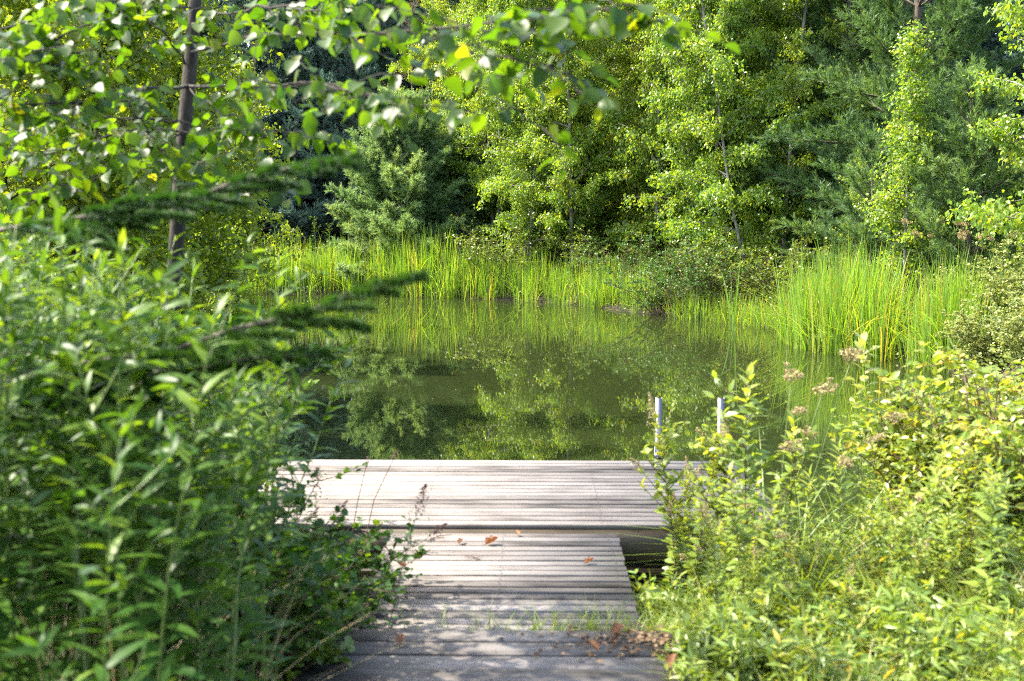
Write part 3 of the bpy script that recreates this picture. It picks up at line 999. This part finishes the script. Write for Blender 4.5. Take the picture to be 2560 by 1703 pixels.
# ------------------------------------------------------------------ cattails and other waterside plants
CAT = [cattail(42, 1.75, .26, .09), cattail(38, 1.6, .26, .11), cattail(44, 1.5, .34, .15), cattail(36, 1.85, .22, .08), cattail(42, 1.3, .36, .24)]
bankx = [(560, 30.2), (884, 29.85), (1150, 28.45), (1370, 27.1), (1545, 25.1), (1650, 23.9)]
def shore(px):
    return float(np.interp(px, [q[0] for q in bankx], [q[1] for q in bankx]))
k = 0
for px in np.arange(560, 1640, 13):
    for r_ in range(2):
        p_ = px + rng.uniform(-10, 10)
        if p_ > 1180 and rng.uniform() < .12:
            continue
        d = shore(p_) + rng.uniform(-.35, .25) + r_ * .5
        hs = np.interp(p_, [560, 700, 900, 1060, 1150, 1400, 1640], [.66, .75, .80, 1.0, .74, .66, .54]) * rng.uniform(.78, 1.1)
        x = (p_ - 1280) / F * d
        thing("cattail_clump", [("blades", CAT[k % 5])], "clump of narrow green cattail blades in the low reed bed along the far bank", "cattails", (x, d, max(gz(x, d), -.1)), rng.uniform(0, 6), hs, "reed bed along the far bank")
        k += 1
for px in np.arange(1980, 2232, 12):
    for r_ in range(3):
        p_ = px + rng.uniform(-9, 9)
        d = np.interp(p_, [1925, 2100, 2260], [19.0, 17.3, 16.5]) + rng.uniform(-.3, .3) + r_ * .6
        hs = np.interp(p_, [1925, 2000, 2060, 2160, 2200, 2275], [.72, .86, 1.0, 1.02, .95, .85]) * rng.uniform(.68, 1.1)
        x = (p_ - 1280) / F * d
        thing("cattail_clump", [("blades", CAT[k % 5])], "tall bright cattail clump in the stand rising from the water on the right", "cattails", (x, d, max(gz(x, d), -.05)), rng.uniform(0, 6), hs, "tall cattail stand on the right")
        k += 1
for px in np.arange(2315, 2450, 13):
    for r_ in range(2):
        p_ = px + rng.uniform(-8, 8)
        d = np.interp(p_, [2275, 2440], [15.9, 15.2]) + rng.uniform(-.3, .3) + r_ * .5
        x = (p_ - 1280) / F * d
        thing("cattail_clump", [("blades", CAT[k % 5])], "clump of cattail blades in the smaller stand beside the pale fine-leaved bush", "cattails", (x, d, max(gz(x, d), -.05)), rng.uniform(0, 6), rng.uniform(.62, .92), "smaller cattail stand on the right")
        k += 1
x, d = (1833 - 1280) / F * 20.6, 20.6
thing("cattail_clump", [("blades", cattail(9, 1.55, .07, .06))], "single slim tuft of cattail blades standing alone in the water before the dark bush", "cattails", (x, d, -.1), 0, 1.0)
for px, d in [(p_, float(np.interp(p_, [1660, 1815, 1960], [23.5, 22.1, 20.6])) + o_) for p_ in np.arange(1690, 1975, 21) for o_ in (0, .35)]:
    thing("cattail_clump", [("blades", CAT[4])], "low reed clump at the waterline of the cove behind the lone cattail tuft", "cattails", ((px - 1280) / F * d, d, -.05), rng.uniform(0, 6), rng.uniform(.35, .62), "low reeds in the shaded cove")

SH_A = shrub(1.5, 1.5, 26, .05, 16, ('glossy', 'woody'), twigs=10)
SH_B = shrub(1.7, 1.8, 26, .055, 14, ('shrub', 'woody'), twigs=10)
SH_P = shrub(1.6, .95, 26, .040, 30, ('pale', 'stem'), twigs=16, width=1.3)
for px, d, me, s, lab in [(1655, 23.7, SH_A, 1.0, "dark glossy bush leaning over the water in the middle of the far bank"), (1745, 23.4, SH_A, 1.15, "dark bush at the waterline between the glossy bush and the lone cattail tuft"),
                          (1830, 23.2, SH_B, 1.05, "shaded bush under the leaning birch"), (1200, 29.3, SH_B, 1.2, "arching olive bush over the reeds, below the feathery birch"),
                          (1310, 28.6, SH_B, 1.25, "olive bush around the foot of the pale birch trunks"), (1500, 27.0, SH_B, 1.0, "low bush between the pale trunks and the dark waterside bush"),
                          (1580, 26.0, SH_A, 1.05, "low green bush just behind the end of the far reeds"), (1960, 22.4, SH_B, 1.1, "shaded bush behind the cove reeds"),
                          (2520, 15.6, SH_P, 1.0, "pale yellow-green fine-leaved bush on the right shore"), (2480, 14.2, SH_P, .7, "low pale bush at the waterline under the larger pale bushes"), (2590, 13.0, SH_P, .8, "pale bush nearest the camera on the right shore, cut by the edge"), (2620, 14.8, SH_P, 1.0, "pale fine-leaved bush behind the nearest pale one, at the right edge"),
                          (2440, 17.4, SH_P, .8, "small pale bush behind the smaller cattail stand"), (620, 31.0, SH_B, .8, "low bush at the left end of the far reeds"),
                          (700, 31.5, SH_B, .75, "low bush behind the left part of the far reeds")]:
    thing("waterside_bush", me, lab, "bush", base(px, d), rng.uniform(0, 6), s, "bushes along the pond's edge")

GOLD = [wand(1.62, .135, 62, width=1.1, wob=.05, side=8) for _ in range(5)]
BROAD = [shrub(1.5, .38, 9, .060, 9, ('golden', 'stem'), OVATE, twigs=9, width=.75) for _ in range(2)]
MEAD = [wand(.95, .068, 84, ('meadow', 'woody'), OVAL_SMALL, 1.15, .15, .5, 16, 'plume', .0035) for _ in range(4)]
SEDGE = [sedge(40, .85, .10, 3), sedge(46, .75, .12, 2), sedge(36, .9, .08, 4)]
for px, d, ln in [(790, 31.4, 1.0), (815, 31.6, .9), (850, 31.8, .95), (1010, 31, .85), (760, 31.8, .8), (1110, 30.5, .8)]:
    thing("goldenrod_plant", GOLD[int(px) % 5], "leafy weed stalk standing above the back of the far reeds", "wild plant", base(px, d), rng.uniform(0, 6), ln, "weed stalks behind the far reeds")
for px, d in [(965, 30.5), (1020, 30.4), (2310, 18.2), (2345, 17.9), (2400, 17.6), (2460, 17.5), (2490, 17.8)]:
    thing("woolgrass_clump", SEDGE[int(px) % 3], "clump of woolgrass with brown heads behind the far reeds" if px < 1500 else "clump of woolgrass with brown heads in front of the pines on the right shore", "wild grass",
          base(px, d), rng.uniform(0, 6), 1.55, "woolgrass behind the far reeds" if px < 1500 else "woolgrass on the right shore")

# ------------------------------------------------------------------ goldenrod bank on the left
ytop = lambda px: np.interp(px, [-200, 150, 300, 380, 450, 520, 580, 640, 700, 760, 800], [500, 480, 580, 700, 730, 600, 570, 700, 840, 960, 1010])
k = 0
rows = []
for d in np.arange(2.75, 6.0, .27):
    for px in np.arange(-120, 800, 66 * 3.0 / d + 18):
        rows.append((px + rng.uniform(-28, 28), d + rng.uniform(-.13, .13)))
for px, d in rows:
    lim = np.interp(d, [2.4, 3.2, 4.2, 6], [490, 560, 570, 520])
    if px > lim:
        continue
    x = (px - 1280) / F * d
    z = max(gz(x, d), .05)
    top = ytop(px) + abs(rng.normal(0, 150)) + 20
    h = CZ - (top - 529) / F * d - z
    if h < .45:
        continue
    if k % 7 == 2 and d > 3.6:
        thing("wild_plant", BROAD[k % 2], "broad-leaved weed growing among the goldenrod on the left bank", "wild plant", (x, d, z), rng.uniform(0, 6.28), min(h, 2.0) / 1.55, "broad-leaved weeds on the left bank", (rng.normal(0, .08), rng.normal(0, .08)))
        k += 1
        continue
    thing("goldenrod_plant", GOLD[k % 5], "tall leafy goldenrod stalk in the dense shaded thicket on the left bank", "wild plant", (x, d, z), rng.uniform(0, 6.28), min(h, 2.0) / 1.62, "goldenrod thicket on the left bank", (rng.normal(0, .09), rng.normal(0, .09)))
    k += 1
for px, top, d, lab in [(195, 490, 2.9, "tallest goldenrod stalk, its narrow tip rising in front of the spruce boughs"), (160, 1060, 2.15, "nearest goldenrod stalk with long drooping leaves, low at the left"),
                        (750, 965, 4.6, "slim goldenrod sprig leaning out over the water beside the dock"), (555, 500, 3.1, "goldenrod stalk rising in front of the slender grey trunk"),
                        (640, 740, 3.3, "goldenrod stalk with its bright tip beside the dark spruce bough")]:
    x = (px - 1280) / F * d
    z = gz(x, d)
    h = CZ - (top - 529) / F * d - z
    thing("goldenrod_plant", wand(1.62, .11, 62, wob=.012) if px in (750, 640) else GOLD[k % 5], lab, "wild plant", (x, d, z), rng.uniform(0, 6), h / 1.62, "goldenrod thicket on the left bank")
    k += 1

LOW = [shrub(.62, .6, 30, .034, 18, ('shrub', 'woody'), twigs=12, width=1.5), shrub(.7, .8, 30, .036, 16, ('golden', 'woody'), twigs=12, width=1.4)]
for px, d, q, s, lab in [(640, 4.45, 0, 1.0, "low leafy bush crowding the shore end of the walkway"), (735, 5.0, 1, .8, "low dark bush against the side of the walkway"), (640, 5.0, 1, 1.15, "low bush between the goldenrod and the walkway bushes"),
                         (790, 5.75, 0, .62, "low bright bush below the dock's front corner"), (650, 5.7, 0, .9, "low bush hiding the dock's front corner"), (540, 4.2, 1, 1.0, "low bush under the goldenrod stalks")]:
    thing("low_bush", LOW[q], lab, "bush", base(px, d), rng.uniform(0, 6), s, "low bushes beside the walkway")
SPIRE = wand(.85, .035, 40, ('glossy', 'woody'), OVAL_SMALL, 1.2, .25, .4, 5, 'dark_plume', .003)
for px, d, s, tl, lab in [(925, 4.75, .95, (0, .32), "dark sprig with a brown flower spire leaning over the walkway"), (770, 5.6, 1.05, (0, .12), "dark leafy sprig with brown spires against the pale dock"), (735, 5.5, .95, (.05, .05), "shorter dark sprig beside the one against the pale dock")]:
    thing("meadowsweet_plant", SPIRE, lab, "wild plant", base(px, d), rng.uniform(0, 6) * 0, s, None, tl)

# ------------------------------------------------------------------ right bank foreground
YEL = [shrub(1.05, .62, 24, .050, 15, ('yellow', 'woody'), twigs=11, width=.95), shrub(1.0, .62, 24, .046, 15, ('meadow', 'woody'), twigs=11, width=.9)]
for px, d, q, s, lab in [(2370, 6.2, 0, 1.05, "yellowing bush at the water's edge on the right"), (2480, 5.9, 0, 1.12, "fullest yellow-green bush on the right bank"), (2580, 5.7, 1, 1.15, "green bush cut by the right edge of the photo"),
                         (2440, 6.8, 1, 1.1, "green bush behind the yellowing ones on the right bank"), (2530, 6.6, 0, 1.2, "yellowing bush at the back of the right bank, by the edge of the photo"), (2400, 5.0, 1, .65, "low green bush in the grass before the yellowing ones")]:
    thing("yellowing_bush", YEL[q], lab, "bush", base(px, d), rng.uniform(0, 6), s, "bushes on the right bank")
TALL = [wand(1.0, .105, 66, ('meadow', 'woody'), LANCE, 1.7, .2, .55, 12, None, .0045), wand(.95, .13, 64, ('meadow', 'stem'), LANCE, 1.1, .2, .5, 3, None, .004)]
def grow(name, parts, nat, px, d, top, label, cat, group=None, tilt=(0, 0)):
    x, y, z = base(px, d)
    z = max(z, .0)
    h = CZ - (top - 529) / F * d - z
    thing(name, parts, label, cat, (x, y, z), rng.uniform(0, 6.28), h / nat, group, tilt)


grow("wild_plant", TALL[0], 1.0, 1915, 5.1, 915, "tall leafy stalk with a dark stem beside the ladder", "wild plant")
grow("wild_plant", TALL[0], 1.0, 1955, 5.5, 1050, "leafy stalk just behind the tall dark-stemmed one", "wild plant")
grow("wild_plant", TALL[1], .95, 2135, 5.5, 1120, "stalk with long strap-like leaves standing against the dark water on the right", "wild plant")
grow("wild_plant", TALL[1], .95, 2060, 5.2, 1190, "shorter stalk with strap-like leaves next to the yellowing bush", "wild plant")
grow("wild_plant", wand(1.35, .11, 34, ('pale', 'stem'), LANCE, 2.4, .45, .7, 2, None, .004), 1.35, 2245, 6.3, 835, "pale stalk with broad leaves sticking up before the smaller cattail stand", "wild plant")
grow("wild_plant", wand(1.3, .12, 18, ('meadow', 'stem'), OVATE, .62, .6, .9, 2, None, .004), 1.3, 2410, 6.2, 885, "stalk with broad oval leaves at its tip above the yellow-green bush", "wild plant")
for px, d, top, lab in [(1715, 5.6, 1040, "meadowsweet with brown plumes in front of the ladder's first rail"), (1745, 5.4, 1090, "meadowsweet with brown plumes between the ladder rails"), (1825, 5.3, 1100, "meadowsweet with plumes before the ladder's second rail")]:
    grow("meadowsweet_plant", MEAD[int(px) % 4], .95, px, d, top, lab, "wild plant", "meadowsweet right of the walkway")
for k in range(34):
    d = rng.uniform(4.3, 6.0)
    px = rng.uniform(np.interp(d, [4.3, 6], [1760, 1680]), 2240)
    top = np.interp(px, [1590, 1650, 1750, 1880, 1960, 2180, 2260], [1340, 1220, 1170, 1190, 1310, 1330, 1250]) + abs(rng.normal(0, 90)) + (6 - d) * 60
    grow("meadowsweet_plant", MEAD[k % 4], .95, px, d, top, "short leafy meadowsweet in the weeds right of the walkway", "wild plant", "meadowsweet right of the walkway", (rng.normal(0, .1), rng.normal(0, .1)))
for px, d, q, top, lab in [(1955, 5.7, 0, 870, "arching woolgrass with a brown head high against the water"), (2030, 5.4, 1, 1000, "woolgrass clump bending before the dark water"), (2130, 5.9, 2, 1010, "woolgrass with a large brown head beside the yellowing bush"),
                           (1990, 4.9, 1, 1220, "short arching woolgrass in front of the strap-leaved stalk"), (2230, 5.2, 0, 1240, "woolgrass at the foot of the yellowing bush")]:
    grow("woolgrass_clump", SEDGE[q], 1.05, px, d, top, lab, "wild grass", "woolgrass on the right bank")
WEED = [shrub(.36, .34, 12, .055, 10, ('meadow', 'stem'), LANCE, twigs=7, width=1.1), shrub(.30, .34, 14, .022, 16, ('shrub', 'stem'), twigs=9, width=1.2), shrub(.34, .32, 12, .042, 11, ('yellow', 'stem'), LANCE, twigs=7, width=1.3)]
for k in range(26):
    d = rng.uniform(4.4, 6.2)
    px = rng.uniform(2260, 2560) if k % 3 else rng.uniform(1800, 1990)
    top = rng.uniform(1060, 1330) + (0 if k % 3 else 110)
    if k % 2:
        grow("wild_plant", TALL[0], 1.0, px, d, top, "leafy light green stalk in the mixed weeds of the right bank", "wild plant", "leafy stalks of the right bank", (rng.normal(0, .1), rng.normal(0, .1)))
    else:
        grow("wild_plant", TALL[1], .95, px, d, top, "strap-leaved stalk in the mixed weeds of the right bank", "wild plant", "strap-leaved stalks of the right bank", (rng.normal(0, .1), rng.normal(0, .1)))
for k in range(6):
    d = rng.uniform(4.6, 5.9)
    px = rng.uniform(np.interp(d, [4, 4.8, 5.9], [1760, 1640, 1580]), 2500)
    thing("grass_clump", [("blades", SEDGE[k % 3][0][1])], "arching clump of long grass among the weeds of the right bank", "wild grass", base(px, d), rng.uniform(0, 6), rng.uniform(.6, .95), "long grass clumps on the right bank")
for k in range(130):
    d = 3.7 + 2.6 * rng.uniform() ** 1.1
    px = rng.uniform(np.interp(d, [3.7, 4.6, 6.3], [1720, 1620, 1560]), 2620)
    thing("weed", WEED[k % 3], ["light green leafy weed in the tangle of the right bank", "fine green weed in the tangle of the right bank", "yellowish weed in the tangle of the right bank"][k % 3], "weed", base(px, d), rng.uniform(0, 6), rng.uniform(.7, 1.4),
          ["light weeds of the right bank", "fine weeds of the right bank", "yellowish weeds of the right bank"][k % 3])

# ------------------------------------------------------------------ grass and ground cover
def grass_patch(n, xr, yr, h, wd, keep, mat='grass', dry=.06, name='grass', lean=.35):
    g = G()
    x = rng.uniform(*xr, n)
    y = rng.uniform(*yr, n)
    ok = keep(x, y)
    x, y = x[ok], y[ok]
    z = ground_z(x, y)
    ok = z > .05
    x, y, z = x[ok], y[ok], z[ok]
    n = len(x)
    clump = .5 + .5 * np.sin(x * 5.1 + 1.3 * np.sin(y * 4.3)) * np.sin(y * 6.2 + x)
    hh = h * rng.uniform(.35, 1.1, n) * (.65 + .6 * clump)
    tone = np.clip(rng.normal(.35 + .2 * clump, .18, n), 0, .8)
    tone[rng.uniform(0, 1, n) < dry] = 1.0
    blades(g, np.stack([x, y, z - .02], -1), rng.uniform(0, 6.28, n), hh, wd * rng.uniform(.6, 1.3, n), rng.uniform(0, lean, n), rng.uniform(.1, 1.0, n), 4, tone, 1.8)
    return tag(obj(name, g.mesh(name, MAT[mat])), kind="stuff")


tag(grass_patch(48000, (.58, 3.6), (3.3, 6.9), .33, .006, lambda x, y: x > .70 + .05 * np.sin(y * 9) + np.where(y < 4.65, .1, 0) - (y - 4.6) * .04, dry=.05, lean=.6), "tangled sunlit grass on the bank to the right of the walkway", "grass")
g = G()
n = 330
x = np.concatenate([rng.uniform(-.45, .75, 110), rng.uniform(.05, .75, 220)])
y = 4.655 + rng.normal(0, .018, n)
blades(g, np.stack([x, y, np.full(n, .31)], -1), rng.uniform(0, 6.28, n), rng.uniform(.10, .22, n), rng.uniform(.004, .007, n), rng.uniform(0, .5, n), rng.uniform(.1, .9, n), 4, np.clip(rng.normal(.4, .2, n), 0, .8), 1.8)
tag(obj("grass", g.mesh("grass", MAT['grass'])), "short grass sprouting in the gap between the walkway and the landing", "grass", None, "stuff")
g = G()
n = 340
x = .62 - np.abs(rng.normal(0, .20, n))
y = 4.47 + rng.normal(0, .10, n)
ok = (y < 4.61) & (x > -.4)
x, y = x[ok], y[ok]
n = len(x)
leaves(g, np.stack([x, y, .403 + rng.uniform(0, .022, n) * np.exp(-((x - .55) / .2) ** 2)], -1), rand_dir(n, -.2, .4), unit(rand_dir(n, 0, 1) + np.array((0, 0, .6))), rng.uniform(.010, .034, n), 1.0, KITE, rng.uniform(0, 1, n))
tag(obj("leaf_litter", g.mesh("leaf_litter", MAT['litter'])), "brown crumbled leaf litter heaped on the landing at the edge of the grass", "leaf litter", None, "stuff")
tag(grass_patch(1500, (.42, .8), (4.2, 5.0), .26, .006, lambda x, y: x > .52 - .1 * np.sin(y * 7), lean=.9), "grass spilling over the walkway's right edge", "grass")
tag(grass_patch(20000, (-3.2, -.8), (2.2, 5.6), .36, .006, lambda x, y: x < -.86, dry=.2, name="grass"), "shaded grass under the goldenrod on the left bank", "grass")
tag(grass_patch(9000, (-1.3, -.62), (3.3, 5.6), .3, .001, lambda x, y: x < -.9, mat='straw', name='dry_grass'), "thin dry grass stems at the edge of the left thicket", "grass")


g = G()
n = 520
px, d = rng.uniform(-60, 760, n), rng.uniform(2.7, 4.1, n)
x = (px - 1280) / F * d
ok = x < -.85
x, d = x[ok], d[ok]
n = len(x)
blades(g, np.stack([x, d, ground_z(x, d)], -1), rng.uniform(0, 6.28, n), rng.uniform(.5, 1.05, n), rng.uniform(.003, .005, n), rng.uniform(0, .35, n), rng.uniform(.05, .8, n), 7, rng.uniform(0, 1, n), 2.0)
tag(obj("dry_grass", g.mesh("dry_grass", MAT['straw'])), "tall dry straw-coloured grass stems among the goldenrod", "grass", None, "stuff")
for pts, lab in (([(880, 1340, 5.9), (893, 1260, 5.9), (915, 1165, 5.88)], "thin dark grass stalk standing upright against the pale dock"), ([(915, 1340, 5.85), (935, 1250, 5.85), (985, 1145, 5.8)], "thin dark grass stalk leaning right against the pale dock")):
    P = on(np.array([at(*q) for q in pts]), np.linspace(0, 1, 9))
    g = G()
    tube(g, P - P[0], np.linspace(.0028, .0018, 9), 4)
    st_ = thing("grass_stalk", [("stem", g.mesh("stem", MAT['woody']))], lab, "wild grass", P[0])
    g = G()
    plume_at(g, P[-1] - P[0], unit(P[-1] - P[-2]), .05, .010, 60)
    obj("seed_head", g.mesh("head", MAT['dark_plume']), st_)


def cover(n, keep, xr, yr, h, leaf, mat, name, label):
    g = G()
    x, y = rng.uniform(*xr, n), rng.uniform(*yr, n)
    sd = pond_sd(x, y)
    ok = (sd > -.12) & keep(x, y, sd)
    x, y = x[ok], y[ok]
    n = len(x)
    bump_ = .6 + .4 * np.sin(x * 2.3 + 2 * np.sin(y * 1.1)) * np.cos(y * 1.9)
    P = np.stack([x, y, ground_z(x, y) + rng.uniform(0, 1, n) ** 1.3 * h * bump_], -1)
    leaves(g, P, rand_dir(n, -.4, .8), unit(rand_dir(n, -.2, 1) + np.array((0, 0, .5))), leaf * rng.uniform(.6, 1.3, n), 1.1, KITE, np.clip(rng.normal(.4, .22, n), 0, 1))
    tag(obj(name, g.mesh(name, MAT[mat])), label, "ground cover", None, "stuff")


cover(80000, lambda x, y, s: (s < 3.2) & (y > 19), (-10, 9), (19, 34), .65, .055, 'shrub', "undergrowth", "leafy undergrowth along the far bank under the birches")
cover(50000, lambda x, y, s: (s < 2.2) & (x < -1.9) & (y > 6), (-12, -1.8), (6, 31), .7, .05, 'shrub', "undergrowth", "leafy undergrowth along the left shore")
cover(42000, lambda x, y, s: (s < 3.0) & (x > 3.0) & (y < 21), (3, 9.5), (6.6, 21), .55, .045, 'pale', "undergrowth", "pale weeds along the right shore between the cattails and bushes")
cover(26000, lambda x, y, s: (x > .8) & (y < 7.2), (.7, 4.5), (3.6, 7.4), .30, .03, 'meadow', "low_weeds", "small leafy weeds mixed in the grass of the right bank")

g = G()
n = 420
x, y = rng.uniform(-4.5, 5, n), 7.9 + 17 * rng.uniform(0, 1, n) ** 1.6
ok = pond_sd(x, y) < -.15
x, y = x[ok], y[ok]
n = len(x)
leaves(g, np.stack([x, y, np.full(n, .004)], -1), rand_dir(n, -.02, .02), np.broadcast_to((0, 0, 1.0), (n, 3)), rng.uniform(.006, .018, n), .8, KITE, rng.uniform(0, 1, n))
tag(obj("floating_debris", g.mesh("debris", MAT['plume'])), "tiny pale specks of seed and petals floating on the pond", "floating specks", None, "stuff")

# ------------------------------------------------------------------ small things on the boards
CURL = leaf_shape([(0, 0), (.12, .24), (.3, .30), (.42, .20), (.55, .28), (.8, .14), (1, 0)], .75, -.3, .06)
for px, py, zz, s, rz, lab in [(1213, 1363, .362, .075, .3, "large curled brown leaf lying in the middle of the walkway"), (1297, 1341, .362, .045, 2.0, "small brown leaf on the walkway nearest the dock step"), (1147, 1361, .362, .045, 1.0, "small brown leaf beside the large curled one"),
                               (1015, 1420, .362, .05, 2.8, "reddish leaf near the left edge of the walkway"), (1463, 1410, .362, .05, .4, "dry leaf near the right edge of the walkway"), (1000, 1616, .404, .06, 1.6, "dark curled leaf lying on the landing boards at the left"),
                               (1535, 1590, .42, .07, .9, "orange-brown leaf caught in the grass beside the landing"), (1495, 1630, .41, .055, 2.2, "orange leaf on the landing under the grass edge"), (1675, 1672, .45, .07, 1.2, "rust-brown leaf in the grass at the bottom"),
                               (875, 1360, .50, .055, .2, "bright orange leaf caught on a stalk left of the walkway")]:
    a_, b_ = (px - 1280) / F, -(py - 851.5) / F
    t = (zz - CZ) / (-math.sin(PITCH) + b_ * math.cos(PITCH))
    g = G()
    leaves(g, [(0, 0, 0.002)], [(1, 0, .12)], [(0, .1, 1)], s, 1.0, CURL, rng.uniform(.2, .9))
    tube(g, [(0, 0, .002), (-s * .25, s * .05, .006)], .001, 4, .1)
    o = obj("fallen_leaf", g.mesh("fallen_leaf", MAT['dead']), None, (a_ * t, t * (math.cos(PITCH) + b_ * math.sin(PITCH)), zz))
    o.rotation_euler = (0, 0, rz)
    tag(o, lab, "leaf", "fallen leaves around the boards")
for px, py, ln, rz, lab in [(1075, 1350, .14, .7, "thin forked twig lying at the dock end of the walkway"), (1200, 1400, .09, 2.2, "tiny twig on the walkway below the large leaf")]:
    a_, b_ = (px - 1280) / F, -(py - 851.5) / F
    t = (.362 - CZ) / (-math.sin(PITCH) + b_ * math.cos(PITCH))
    g = G()
    tube(g, [(0, 0, .004), (ln * .5, .01, .008), (ln, -.01, .005)], [.003, .0025, .0012], 5)
    tube(g, [(ln * .5, .01, .008), (ln * .8, .05, .012)], [.002, .001], 4)
    tube(g, [(ln * .3, .005, .006), (ln * .45, -.045, .008)], [.002, .001], 4)
    o = obj("twig", g.mesh("twig", MAT['woody']), None, (a_ * t, t * (math.cos(PITCH) + b_ * math.sin(PITCH)), .362))
    o.rotation_euler = (0, 0, rz)
    tag(o, lab, "twig", "twigs on the walkway")
